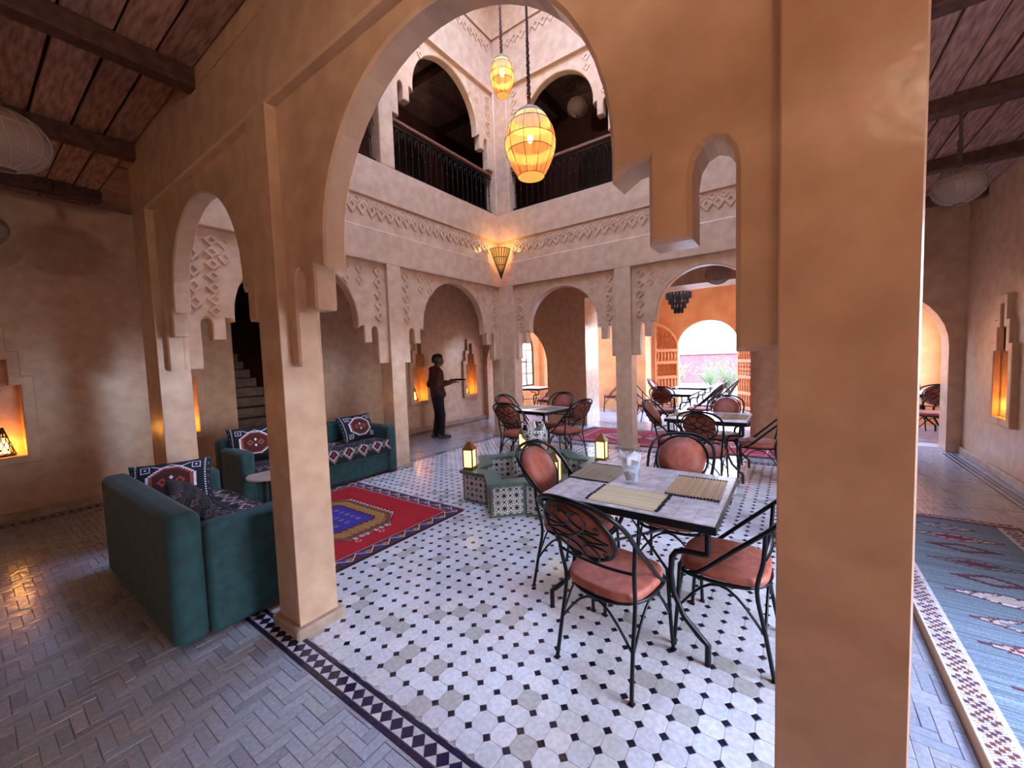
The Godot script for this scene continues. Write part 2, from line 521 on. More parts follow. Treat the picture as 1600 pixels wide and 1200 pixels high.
func build_shell() -> void:
	# ---- outer walls (the faces towards the rooms are given; thickness goes outwards)
	var mb := Mb.new()
	var ol := Vector3(-7.0, 0, 0)
	var ul := Vector3(0, 0, -1)
	var stair := arch_prof(2.5, 3.6, 0.0, 2.5)
	wall_run(mb, ol, ul, -0.9, 8.5, 0.0, 3.8, 0.34, [step_prof(0.22, NICHE), step_prof(1.80, NICHE), stair, step_prof(6.17, NICHE), step_prof(7.93, NICHE)])
	var wl := struct("wall_west", mb, M.plaster)
	for c in [0.22, 1.80, 6.17, 7.93]: niche(wl, ol, ul, c)
	# right wall with the entrance arch beside the camera
	mb = Mb.new()
	var orr := Vector3(2.02, 0, 0)
	var ur := Vector3(0, 0, 1)
	wall_run(mb, orr, ur, -8.5, 0.9, 0.0, 3.8, 0.34, [step_prof(-7.08, NICHE), arch_prof(ENTR[0], ENTR[1], 0.0, ENTR[2])])
	var wr := struct("wall_east", mb, M.plaster)
	niche(wr, orr, ur, -7.08)
	mb = Mb.new()
	wall_run(mb, Vector3(0, 0, 0.85), Vector3(-1, 0, 0), -2.4, 7.4, 0.0, 3.8, 0.3, [])
	struct("wall_south", mb, M.plaster)
	# back wall: arch, thick pier, wide straight opening, pier, arched doorway (thin part near the doorway)
	mb = Mb.new()
	var ob := Vector3(0, 0, -8.5)
	var ub := Vector3(1, 0, 0)
	wall_run(mb, ob, ub, -7.3, -0.62, 0.0, 3.8, 0.72, [arch_prof(-6.87, -4.97, 0.0, 1.45, 20, 1.0), PackedVector2Array([Vector2(-3.93, 0), Vector2(-3.93, 2.95), Vector2(-0.65, 2.95), Vector2(-0.65, 0)])])
	wall_run(mb, ob, ub, -0.62, 2.4, 0.0, 3.8, 0.36, [arch_prof(0.0, 1.86, 0.0, 1.58)])
	struct("wall_north", mb, M.plaster)
	mb = Mb.new()   # the upper gallery's outer walls, with their shade put into the plaster colour
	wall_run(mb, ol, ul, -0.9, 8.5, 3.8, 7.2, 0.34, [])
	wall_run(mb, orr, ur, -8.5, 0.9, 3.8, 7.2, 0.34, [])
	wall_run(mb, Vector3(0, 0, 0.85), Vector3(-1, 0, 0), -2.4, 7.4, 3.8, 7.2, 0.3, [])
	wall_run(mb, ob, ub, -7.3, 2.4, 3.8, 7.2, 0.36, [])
	struct("wall_upper", mb, M.plaster_shaded)
	# ---- courtyard arcades
	var p3 := [0.70, 0.765, 0.875, 0.955]
	var p1 := [0.76, 0.865, 0.975, 1.075]
	var p4 := [0.77, 0.85, 0.975, 1.075]
	arcade("wall_court_south", Vector3(0, 0, -1.08), Vector3(1, 0, 0), 0.24, -5.10, 0.20, [[-5.10, -4.69], [-2.61, -2.36], [-0.03, 0.20]],
		[[-4.69, -2.61, p3[0], p3[1], p3[2], p3[3], -3.65], [-2.36, -0.03, p1[0], p1[1], p1[2], p1[3], -1.195]], 0, -1.0)
	arcade("wall_court_north", Vector3(0, 0, -6.48), Vector3(1, 0, 0), 0.26, -4.84, 0.20, [[-4.84, -4.53], [-2.45, -2.18], [0.0, 0.20]],
		[[-4.53, -2.45, p3[0], p3[1], p3[2], p3[3], -3.49], [-2.18, 0.0, 0.70, 0.775, 0.89, 0.965, -1.09]], 2, 1.0)
	arcade("wall_court_west", Vector3(-4.83, 0, 0), Vector3(0, 0, -1), 0.26, 1.32, 6.72, [[3.75, 4.0], [6.47, 6.72]],
		[[1.32, 3.75, 0.74, 0.83, 0.95, 1.05, 2.535], [4.0, 6.48, p4[0], p4[1], p4[2], p4[3], 5.24]], 2, 1.0)
	arcade("wall_court_east", Vector3(0.20, 0, 0), Vector3(0, 0, -1), 0.23, 1.32, 6.48, [[3.75, 4.0]],
		[[1.32, 3.75, 0.74, 0.83, 0.95, 1.05, 2.535], [4.0, 6.48, p4[0], p4[1], p4[2], p4[3], 5.24]], 0, -1.0)
	# ---- ceilings of the ground-floor galleries: slab above, planks and beams below
	var sl := Mb.new()
	for q in [[-7.34, 2.36, -1.3, 1.15], [-7.34, -4.95, -8.5, -1.3], [0.05, 2.36, -8.5, -1.3], [-4.95, 0.05, -8.5, -6.6]]:
		sl.box(Vector3((q[0] + q[1]) / 2, 3.775, (q[2] + q[3]) / 2), Vector3(q[1] - q[0], 0.21, q[3] - q[2]))
	var ce := struct("ceiling", sl, M.slab)
	var yb := 3.56
	var bx := [-6.36, -4.86, -3.36, -1.86, -0.36, 1.14]
	planks_along(ce, -7.0, 2.02, -1.08, 0.85, 3.62, true, bx)
	for x in bx: beam(ce, Vector3(x, yb, -1.10), Vector3(x, yb, 0.86), 0.13, 0.13)
	var bz := [-2.6, -4.1, -5.6, -7.1]
	planks_along(ce, -7.0, -5.1, -8.5, -1.08, 3.62, false, bz)
	for z in bz: beam(ce, Vector3(-7.01, yb, z), Vector3(-5.08, yb, z), 0.13, 0.13)
	var bz2 := [-1.9, -3.4, -4.9, -6.42, -7.9]
	planks_along(ce, 0.20, 2.02, -8.5, -1.08, 3.62, false, bz2)
	for z in bz2: beam(ce, Vector3(0.18, yb, z), Vector3(2.03, yb, z), 0.14, 0.13)
	var bx2 := [-4.3, -2.8, -1.3]
	planks_along(ce, -5.1, 0.20, -8.5, -6.74, 3.62, true, bx2)
	for x in bx2: beam(ce, Vector3(x, yb, -8.51), Vector3(x, yb, -6.72), 0.13, 0.13)
	# ---- upper gallery ceiling and the roof ring
	sl = Mb.new()
	for q in [[-7.34, 2.36, -1.2, 1.15], [-7.34, -4.95, -9.22, -1.2], [0.05, 2.36, -9.22, -1.2], [-4.95, 0.05, -9.22, -6.6]]:
		sl.box(Vector3((q[0] + q[1]) / 2, 7.3, (q[2] + q[3]) / 2), Vector3(q[1] - q[0], 0.25, q[3] - q[2]))
	var c2 := struct("ceiling_upper", sl, M.slab)
	planks_along(c2, -7.0, -5.1, -8.5, -1.08, 7.13, false, bz)
	for z in bz: beam(c2, Vector3(-7.01, 7.06, z), Vector3(-5.08, 7.06, z), 0.13, 0.13)
	planks_along(c2, -5.1, 0.20, -8.5, -6.74, 7.13, true, bx2)
	for x in bx2: beam(c2, Vector3(x, 7.06, -8.51), Vector3(x, 7.06, -6.72), 0.13, 0.13)
	# unseen roof ring added to cut the daylight falling into the court
	var rf := Mb.new()
	for q in [[-5.1, 0.2, -2.6, -1.08], [-5.1, 0.2, -6.75, -5.3], [-5.1, -3.8, -5.3, -2.6], [-1.0, 0.2, -5.3, -2.6]]:
		rf.box(Vector3((q[0] + q[1]) / 2, 9.2, (q[2] + q[3]) / 2), Vector3(q[1] - q[0], 0.2, q[3] - q[2]))
	struct("ceiling_added", rf, M.plaster)
	# upper gallery floor finish is the slab top; beams across the open roof carry the lantern cords
	var rb := Mb.new()
	rb.box(Vector3(-2.4, 9.0, -3.94), Vector3(5.3, 0.14, 0.1), 0.01)
	rb.box(Vector3(-2.4, 9.0, -5.1), Vector3(5.3, 0.14, 0.1), 0.01)
	struct("trim_1", rb, M.beam)
	# ---- the dining room beyond and the garden doorway
	mb = Mb.new()
	wall_run(mb, Vector3(-7.0, 0, 0), Vector3(0, 0, -1), 9.2, 11.6, 0.0, 4.2, 0.3, [arch_prof(9.55, 11.15, 0.72, 1.85)])
	struct("wall_dining_west", mb, M.ochre)
	mb = Mb.new()
	mb.prism(rect2(-7.3, -3.84, 0, 4.2), Vector3(0, 0, -11.45), Vector3(1, 0, 0), UP, -0.4, 0.0)
	mb.prism(rect2(11.45, 12.9, 0, 4.2), Vector3(-3.45, 0, 0), Vector3(0, 0, -1), UP, -0.4, 0.0)
	wall_run(mb, Vector3(0, 0, -12.8), Vector3(1, 0, 0), -3.9, -0.3, 0.0, 4.2, 0.3, [arch_prof(-2.9, -1.24, 0.0, 1.72)])
	mb.prism(rect2(-12.9, -11.2, 0, 4.2), Vector3(-0.72, 0, 0), Vector3(0, 0, 1), UP, -0.4, 0.0)
	wall_run(mb, Vector3(0, 0, -11.2), Vector3(1, 0, 0), -0.33, 2.7, 0.0, 4.2, 0.4, [])
	wall_run(mb, Vector3(2.45, 0, 0), Vector3(0, 0, 1), -11.5, -8.8, 0.0, 4.2, 0.3, [arch_prof(-10.8, -9.6, 0.9, 1.75)])
	struct("wall_dining_north", mb, M.ochre)
	mb = Mb.new()
	for q in [[-7.45, -6.6, -13.1, -8.9], [-6.6, -3.2, -13.1, -11.0], [-6.6, -3.2, -9.6, -8.9], [-3.2, -1.9, -13.1, -8.9], [-1.9, 1.9, -13.1, -11.0], [-1.9, 1.9, -9.4, -8.9], [1.9, 2.75, -13.1, -8.9]]:  # unseen gaps left in this roof are added to brighten the dining room
		mb.box(Vector3((q[0] + q[1]) / 2, 4.15, (q[2] + q[3]) / 2), Vector3(q[1] - q[0], 0.2, q[3] - q[2]))
	struct("ceiling_dining", mb, M.slab)
	# stairwell behind the west wall
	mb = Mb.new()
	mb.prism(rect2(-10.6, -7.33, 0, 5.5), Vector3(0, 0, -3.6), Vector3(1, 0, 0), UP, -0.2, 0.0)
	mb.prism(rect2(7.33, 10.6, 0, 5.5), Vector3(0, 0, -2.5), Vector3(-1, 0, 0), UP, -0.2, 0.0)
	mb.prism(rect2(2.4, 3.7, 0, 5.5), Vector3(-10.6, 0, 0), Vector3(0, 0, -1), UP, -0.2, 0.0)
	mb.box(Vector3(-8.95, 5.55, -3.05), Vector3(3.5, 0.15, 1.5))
	struct("wall_stairwell", mb, M.plaster_shaded)  # stairwell shade is put into the wall colour
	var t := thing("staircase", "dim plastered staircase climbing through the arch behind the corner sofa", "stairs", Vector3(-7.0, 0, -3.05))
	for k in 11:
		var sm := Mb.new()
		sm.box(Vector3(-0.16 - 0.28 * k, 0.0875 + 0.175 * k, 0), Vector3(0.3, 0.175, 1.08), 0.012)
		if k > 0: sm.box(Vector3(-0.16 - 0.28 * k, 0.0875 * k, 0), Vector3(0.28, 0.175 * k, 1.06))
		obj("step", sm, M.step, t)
	# skirting along the outer walls: a low plaster kerb
	mb = Mb.new()
	mb.box(Vector3(-6.98, 0.05, -0.8), Vector3(0.04, 0.10, 3.36), 0.008)
	mb.box(Vector3(-6.98, 0.05, -6.05), Vector3(0.04, 0.10, 4.9), 0.008)
	struct("baseboard_west", mb, M.plinth)
	mb = Mb.new()
	mb.box(Vector3(2.0, 0.05, -5.8), Vector3(0.04, 0.10, 5.4), 0.008)
	mb.box(Vector3(2.0, 0.05, 0.0), Vector3(0.04, 0.10, 1.7), 0.008)
	struct("baseboard_east", mb, M.plinth)

# ---------------------------------------------------------------- floors
var cam_inv: Transform3D
func in_frame(p: Vector3) -> bool:
	var q := cam_inv * p
	if q.z > -0.2: return false
	var f := 600.0 / tan(deg_to_rad(CAM_FOV * 0.5))
	var x := f * q.x / -q.z
	var y := f * q.y / -q.z
	return absf(x) < 815.0 and absf(y) < 615.0

# a flat tile with a rounded rim, top at y = 0, from an outline in x/z
func tile_mesh(poly: PackedVector2Array, tone: Color, h := 0.008, bev := 0.0009) -> ArrayMesh:
	var mb := Mb.new()
	mb.col = tone
	mb.prism(poly, Vector3.ZERO, Vector3(1, 0, 0), Vector3(0, 0, -1), -h, 0.0, bev, false)
	return mb.mesh()

func stuff_multi(called: String, mesh: Mesh, tf: Array, cols: Array, m: Material, parent: Node) -> void:
	if tf.is_empty(): return
	var mm := MultiMesh.new()
	mm.transform_format = MultiMesh.TRANSFORM_3D
	mm.use_colors = true
	mm.mesh = mesh
	mm.instance_count = tf.size()
	for i in tf.size():
		mm.set_instance_transform(i, tf[i])
		mm.set_instance_color(i, cols[i])
	var o := MultiMeshInstance3D.new()
	o.name = called
	o.multimesh = mm
	o.material_override = m
	o.set_meta("kind", "stuff")
	parent.add_child(o, true)

func hidden_spot(x: float, z: float) -> bool:   # floor that furniture or pillars cover in the photograph
	if x > -4.9 and x < -2.88 and z > -3.06 and z < -1.2: return true
	if Vector2(x + 2.49, z + 3.91).length() < 0.8: return true
	if x < -2.8 and x > -4.5 and z > -1.4 and z < -0.6: return true
	return false

func tilt(a: float) -> Basis:
	return Basis(Vector3(1, 0, 0), rng.randf_range(-a, a)) * Basis(Vector3(0, 0, 1), rng.randf_range(-a, a))

func lay(called: String, spots: Array, meshes: Array, tones: Array, white: Mesh, m: Material, parent: Node, most: int) -> void:
	# spots: [Transform3D, tone index]; the nearest in view become pieces of their own
	var eye := Vector3(0, 1.6, 0)
	var near := []
	var rest := []
	for s in spots:
		var p: Vector3 = s[0].origin
		if in_frame(p) and not hidden_spot(p.x, p.z): near.append([p.distance_to(eye), s])
		else: rest.append(s)
	near.sort_custom(func(a, b): return a[0] < b[0])
	for i in near.size():
		var s = near[i][1]
		if i < most:
			var o := MeshInstance3D.new()
			o.name = called
			o.mesh = meshes[s[1]]
			o.material_override = m
			o.transform = s[0]
			parent.add_child(o, true)
		else: rest.append(s)
	var tf := []
	var cl := []
	for s in rest:
		tf.append(s[0]); cl.append(tones[s[1]])
	stuff_multi(called + "_field", white, tf, cl, m, parent)

func vary(base: Color, n: int, dv: float, dh: float) -> Array:
	var out := []
	for i in n:
		var f := 1.0 + rng.randf_range(-dv, dv)
		out.append(Color(base.r * f * (1 + rng.randf_range(-dh, dh)), base.g * f, base.b * f * (1 + rng.randf_range(-dh, dh))))
	return out

func build_floor() -> void:
	var mb := Mb.new()
	mb.box(Vector3(-2.4, -0.08, -5.6), Vector3(10.2, 0.147, 15.0))
	var fl := struct("floor", mb, M.grout)
	# --- octagons with dark cut corners in the courtyard
	var p := 0.1035
	var x0 := -4.985
	var z0 := -1.10
	var nx := 50
	var nz := 52
	var k := 0.0215
	var g := 0.0007
	var h := p * 0.5 - g
	var oct := PackedVector2Array()
	var cc := h - k
	for q in [[cc, -h], [h, -cc], [h, cc], [cc, h], [-cc, h], [-h, cc], [-h, -cc], [-cc, -h]]: oct.append(Vector2(q[0], q[1]))
	var dot := PackedVector2Array()
	var kd := k - g * 1.2
	for q in [[kd, 0], [0, kd], [-kd, 0], [0, -kd]]: dot.append(Vector2(q[0], q[1]))
	var tones := vary(Color(0.74, 0.695, 0.655), 10, 0.11, 0.035)
	tones.append(Color(0.52, 0.475, 0.41)); tones.append(Color(0.76, 0.71, 0.67))
	var ms := []
	for c in tones: ms.append(tile_mesh(oct, c))
	var dtones := vary(Color(0.020, 0.016, 0.034), 5, 0.4, 0.2)
	var dms := []
	for c in dtones: dms.append(tile_mesh(dot, c))
	var so := []
	var sd := []
	for i in nx:
		for j in nz:
			var ce := Vector3(x0 + p * (i + 0.5), rng.randf_range(-0.0008, 0.0008), z0 - p * (j + 0.5))
			so.append([Transform3D(tilt(0.007), ce), rng.randi() % tones.size()])
			if i > 0 and j > 0:
				sd.append([Transform3D(tilt(0.012) * Basis(UP, rng.randf_range(-0.09, 0.09)), Vector3(x0 + p * i + rng.randf_range(-0.001, 0.001), 0.0005, z0 - p * j)), rng.randi() % dtones.size()])
	lay("octagon_tile", so, ms, tones, tile_mesh(oct, Color.WHITE), M.tile, fl, 300)
	lay("cabochon_tile", sd, dms, dtones, tile_mesh(dot, Color.WHITE), M.tile, fl, 300)
	# --- border bands: two dark stripes with a row of lozenges between them
	var st := PackedVector2Array()
	for q in [[-0.029, -0.0105], [0.029, -0.0105], [0.029, 0.0105], [-0.029, 0.0105]]: st.append(Vector2(q[0], q[1]))
	var dm := PackedVector2Array()
	for q in [[0.034, 0], [0, 0.037], [-0.034, 0], [0, -0.037]]: dm.append(Vector2(q[0], q[1]))
	var tr := PackedVector2Array()
	for q in [[-0.033, 0.037], [0.033, 0.037], [0.0, 0.002]]: tr.append(Vector2(q[0], q[1]))
	var btones := vary(Color(0.018, 0.016, 0.045), 5, 0.35, 0.2)
	var bms := []; var lms := []
	for c in btones:
		bms.append(tile_mesh(st, c)); lms.append(tile_mesh(dm, c))
	var wt := vary(Color(0.66, 0.60, 0.56), 5, 0.1, 0.03)
	var wms := []
	for c in wt: wms.append(tile_mesh(tr, c))
	var sst := []; var sdm := []; var stw := []
	for run in [[Vector3(-5.11, 0, -1.033), 0.0, 5.44], [Vector3(0.262, 0, -0.97), PI / 2, 5.66], [Vector3(-5.047, 0, -0.97), PI / 2, 5.66], [Vector3(-5.11, 0, -6.56), 0.0, 5.44], [Vector3(1.862, 0, 0.85), PI / 2, 9.3], [Vector3(-6.862, 0, 0.85), PI / 2, 9.3]]:
		var b := Basis(UP, run[1])
		var n1 := int(run[2] / 0.061)
		for i in n1:
			for sg in [-1.0, 1.0]:
				sst.append([Transform3D(b * tilt(0.008), run[0] + b * Vector3(0.03 + 0.061 * i, 0.0, sg * 0.052)), rng.randi() % 5])
		var n2 := int(run[2] / 0.0715)
		for i in n2:
			sdm.append([Transform3D(b * tilt(0.008), run[0] + b * Vector3(0.036 + 0.0715 * i, 0.0005, 0)), rng.randi() % 5])
			for sg in [0.0, PI]:
				stw.append([Transform3D(b * Basis(UP, sg) , run[0] + b * Vector3(0.0715 * i, 0.0, 0)), rng.randi() % 5])
	lay("stripe_tile", sst, bms, btones, tile_mesh(st, Color.WHITE), M.tile, fl, 150)
	lay("lozenge_tile", sdm, lms, btones, tile_mesh(dm, Color.WHITE), M.tile, fl, 80)
	lay("corner_tile", stw, wms, wt, tile_mesh(tr, Color.WHITE), M.tile, fl, 120)
	# --- herringbone of narrow glazed bricks in the galleries and the dining room
	var L := 0.15
	var W := 0.05
	var reg := [[-6.79, 1.79, -0.966, 0.85], [-6.79, -5.115, -8.5, -0.966], [0.33, 1.79, -8.5, -0.966], [-7.0, -6.935, -8.5, 0.85], [1.935, 2.02, -8.5, 0.85], [-5.115, 0.33, -8.5, -6.63], [-6.87, -4.97, -9.22, -8.5], [-3.93, -0.65, -9.22, -8.5], [0.0, 1.86, -8.86, -8.5], [-7.0, 2.45, -11.45, -9.22], [-3.45, -0.72, -12.8, -11.45]]
	var bt := vary(Color(0.375, 0.37, 0.39), 10, 0.16, 0.05)
	var unit := PackedVector2Array([Vector2(-0.5, -0.5), Vector2(0.5, -0.5), Vector2(0.5, 0.5), Vector2(-0.5, 0.5)])
	var full := PackedVector2Array([Vector2(-L / 2 + 0.001, -W / 2 + 0.001), Vector2(L / 2 - 0.001, -W / 2 + 0.001), Vector2(L / 2 - 0.001, W / 2 - 0.001), Vector2(-L / 2 + 0.001, W / 2 - 0.001)])
	var fm := []
	for c in bt: fm.append(tile_mesh(full, c, 0.01, 0.002))
	var whole := []
	var cut_tf := []; var cut_cl := []
	for a in range(-260, 260):
		for b in range(-60, 60):
			var ox := a * W + b * L - 2.4
			var oz := a * W - b * L - 5.0
			if ox < -7.2 or ox > 2.5 or oz < -13.0 or oz > 1.0: continue
			for q in [[ox, oz, L, W, 0.0], [ox, oz + W, W, L, PI / 2]]:
				for r in reg:
					var xa := maxf(q[0], r[0]); var xb := minf(q[0] + q[2], r[1])
					var za := maxf(q[1], r[2]); var zb := minf(q[1] + q[3], r[3])
					if xb - xa < 0.012 or zb - za < 0.012: continue
					var ce := Vector3((xa + xb) / 2, rng.randf_range(-0.001, 0.001), (za + zb) / 2)
					var tn := rng.randi() % bt.size()
					if xb - xa > q[2] - 0.001 and zb - za > q[3] - 0.001:
						whole.append([Transform3D(Basis(UP, q[4]) * tilt(0.016), ce), tn])
					else:
						cut_tf.append(Transform3D(Basis().scaled(Vector3(xb - xa - 0.002, 1, zb - za - 0.002)), ce)); cut_cl.append(bt[tn])
	lay("floor_brick", whole, fm, bt, tile_mesh(full, Color.WHITE, 0.01, 0.002), M.brick, fl, 300)
	stuff_multi("cut_brick", tile_mesh(unit, Color.WHITE, 0.01, 0.004), cut_tf, cut_cl, M.brick, fl)
	# ground outside
	mb = Mb.new()
	mb.box(Vector3(-3, -0.11, -28.0), Vector3(60, 0.1, 30))
	mb.box(Vector3(14.7, -0.11, -1.5), Vector3(24.6, 0.1, 23))
	mb.box(Vector3(-22.0, -0.11, -1.5), Vector3(22, 0.1, 23))
	struct("ground", mb, M.sand)

# ---------------------------------------------------------------- wrought iron chairs and tables
func spline(pts: Array, n := 6, closed := false) -> Array:
	var out := []
	var m := pts.size()
	for i in (m if closed else m - 1):
		var p0: Vector3 = pts[(i - 1 + m) % m] if closed else pts[maxi(i - 1, 0)]
		var p1: Vector3 = pts[i]
		var p2: Vector3 = pts[(i + 1) % m]
		var p3: Vector3 = pts[(i + 2) % m] if closed else pts[mini(i + 2, m - 1)]
		for k in n:
			var t := float(k) / n
			out.append(0.5 * ((2.0 * p1) + (p2 - p0) * t + (2.0 * p0 - 5.0 * p1 + 4.0 * p2 - p3) * t * t + (3.0 * p1 - 3.0 * p2 + p3 - p0) * t * t * t))
	if not closed: out.append(pts[m - 1])
	return out

func make_chair(label: String, group: String) -> Node3D:
	var t := thing("dining_chair", label, "chair", Vector3.ZERO, 0.0, group)
	# back plane: centre (0, .785, -.325), leaning well back
	var lean := 0.52
	var B := func(x: float, y: float, off := 0.0) -> Vector3:   # x across, y along the leaning back from its centre
		return Vector3(x, 0.785 + y * cos(lean) + off * sin(lean), -0.325 - y * sin(lean) + off * cos(lean))
	var hp := [Vector3(-0.2, 0.423, 0.15), Vector3(-0.205, 0.45, 0.09), Vector3(-0.214, 0.60, -0.065), Vector3(-0.226, 0.735, -0.205), Vector3(-0.232, 0.83, -0.295), Vector3(-0.205, 0.905, -0.37), Vector3(-0.12, 0.952, -0.415)]
	var full := hp.duplicate()
	full.append(Vector3(0, 0.966, -0.43))
	for k in range(6, -1, -1): full.append(Vector3(-hp[k].x, hp[k].y, hp[k].z))
	var hoop := spline(full, 5)
	var mb := Mb.new()
	mb.tube(hoop, 0.0115, 8)
	obj("arm_hoop", mb, M.iron, t)
	mb = Mb.new()
	var ring := []
	for k in 28: ring.append(B.call(cos(TAU * k / 28.0) * 0.187, sin(TAU * k / 28.0) * 0.19, 0.0))
	mb.tube(ring, 0.0095, 8, true)
	var rb := spline([Vector3(-0.214, 0.60, -0.205), Vector3(-0.11, 0.592, -0.215), Vector3(0, 0.59, -0.218), Vector3(0.11, 0.592, -0.215), Vector3(0.214, 0.60, -0.205)], 4)
	mb.tube(rb, 0.008, 8)
	obj("back_ring", mb, M.iron, t)
	mb = Mb.new()   # scrollwork behind the pad
	var fl := func(q: Array) -> void:
		var w := []
		for e in q: w.append(B.call(e.x * 1.06, e.y * 1.28, -0.024))
		mb.tube(spline(w, 5), 0.0048, 6)
	for s in [-1.0, 1.0]:
		# a long S that crosses the middle, loops once at each end and ends in a curl
		for e in [-1.0, 1.0]:
			fl.call([Vector2(0, 0), Vector2(0.05 * s, 0.038 * e), Vector2(0.085 * s, 0.085 * e), Vector2(0.06 * s, 0.128 * e), Vector2(0.015 * s, 0.118 * e), Vector2(0.002 * s, 0.082 * e), Vector2(0.03 * s, 0.05 * e), Vector2(0.085 * s, 0.035 * e), Vector2(0.135 * s, 0.045 * e), Vector2(0.142 * s, 0.068 * e), Vector2(0.125 * s, 0.073 * e), Vector2(0.118 * s, 0.06 * e)])
			fl.call([Vector2(0.0, 0.0), Vector2(0.06 * s, -0.022 * e), Vector2(0.11 * s, -0.012 * e), Vector2(0.165 * s, 0.0)])
		fl.call([Vector2(0.0, 0.145), Vector2(0.035 * s, 0.138), Vector2(0.045 * s, 0.12), Vector2(0.03 * s, 0.112)])
	obj("scrollwork", mb, M.iron, t)
	obj("back_pad", back_disc(B, 0.174, 0.177), M.leather, t)
	# seat: frame ring, cushion
	mb = Mb.new()
	var sr := []
	for k in 24:
		var an := TAU * k / 24.0
		sr.append(Vector3(_sq(cos(an), 0.5 if sin(an) > 0.0 else 0.85) * 0.212, 0.418, _sq(sin(an), 0.5 if sin(an) > 0.0 else 0.85) * 0.215))
	mb.tube(sr, 0.0105, 8, true)
	obj("seat_frame", mb, M.iron, t)
	mb = Mb.new()
	mb.pillow(Vector3(0, 0.452, 0.0), Vector3(0.213, 0.034, 0.216), 0.4, 0.62, Basis.IDENTITY, 40, 12)
	obj("seat", mb, M.leather, t)
	# legs
	for sx in [-1.0, 1.0]:
		mb = Mb.new()
		mb.tube(spline([Vector3(0.224 * sx, 0.735, -0.205), Vector3(0.212 * sx, 0.58, -0.195), Vector3(0.2 * sx, 0.42, -0.168), Vector3(0.205 * sx, 0.22, -0.205), Vector3(0.216 * sx, 0.0, -0.245)], 4), 0.0105, 8)
		mb.box(Vector3(0.216 * sx, 0.004, -0.245), Vector3(0.028, 0.008, 0.028), 0.002)
		obj("leg", mb, M.iron, t)
		mb = Mb.new()
		mb.tube([Vector3(0.195 * sx, 0.462, 0.192), Vector3(0.203 * sx, 0.2, 0.206), Vector3(0.212 * sx, 0.0, 0.222)], 0.0105, 8)
		mb.box(Vector3(0.212 * sx, 0.004, 0.222), Vector3(0.028, 0.008, 0.028), 0.002)
		obj("leg", mb, M.iron, t)
	# arched stays under the seat on all four sides
	mb = Mb.new()
	var A := func(a: Vector3, b: Vector3, top: float) -> void:
		var w := []
		for k in 11:
			var f := k / 10.0
			var p := a.lerp(b, f)
			w.append(Vector3(p.x, a.y + sin(PI * f) * (top - a.y), p.z))
		mb.tube(w, 0.007, 6)
	for sx in [-1.0, 1.0]: A.call(Vector3(0.207 * sx, 0.21, -0.205), Vector3(0.2 * sx, 0.21, 0.204), 0.402)
	A.call(Vector3(-0.2, 0.21, 0.204), Vector3(0.2, 0.21, 0.204), 0.402)
	A.call(Vector3(-0.207, 0.21, -0.205), Vector3(0.207, 0.21, -0.205), 0.402)
	obj("stay", mb, M.iron, t)
	return t

func _sq(x: float, e: float) -> float:
	return signf(x) * pow(absf(x), e)

func back_disc(B: Callable, a: float, b: float) -> Mb:
	var mb := Mb.new()
	var n := 28
	var pr := [[1.0, 0.0], [0.97, 0.012], [0.85, 0.02], [0.5, 0.026], [0.0, 0.028]]
	for sg in [-1.0, 1.0]:
		var h: float = sg
		for i in pr.size() - 1:
			for k in n:
				var P := func(rr: float, an: float, d: float) -> Vector3: return B.call(cos(an) * a * rr, sin(an) * b * rr, d * h * (1.0 if sg > 0 else 0.55))
				var a0 := TAU * k / n; var a1 := TAU * (k + 1) / n
				var q0: Vector3 = P.call(pr[i][0], a0, pr[i][1]); var q1: Vector3 = P.call(pr[i][0], a1, pr[i][1])
				var q2: Vector3 = P.call(pr[i + 1][0], a1, pr[i + 1][1]); var q3: Vector3 = P.call(pr[i + 1][0], a0, pr[i + 1][1])
				var nz: Vector3 = (B.call(0, 0, 1.0) - B.call(0, 0, 0.0)) * h
				var N := func(q: Vector3, rr: float) -> Vector3: return (nz * (1.15 - rr) + (q - B.call(0, 0, 0)).normalized() * rr * rr * rr).normalized()
				mb.squad(q0, q1, q2, q3, N.call(q0, pr[i][0]), N.call(q1, pr[i][0]), N.call(q2, pr[i + 1][0]), N.call(q3, pr[i + 1][0]))
	return mb

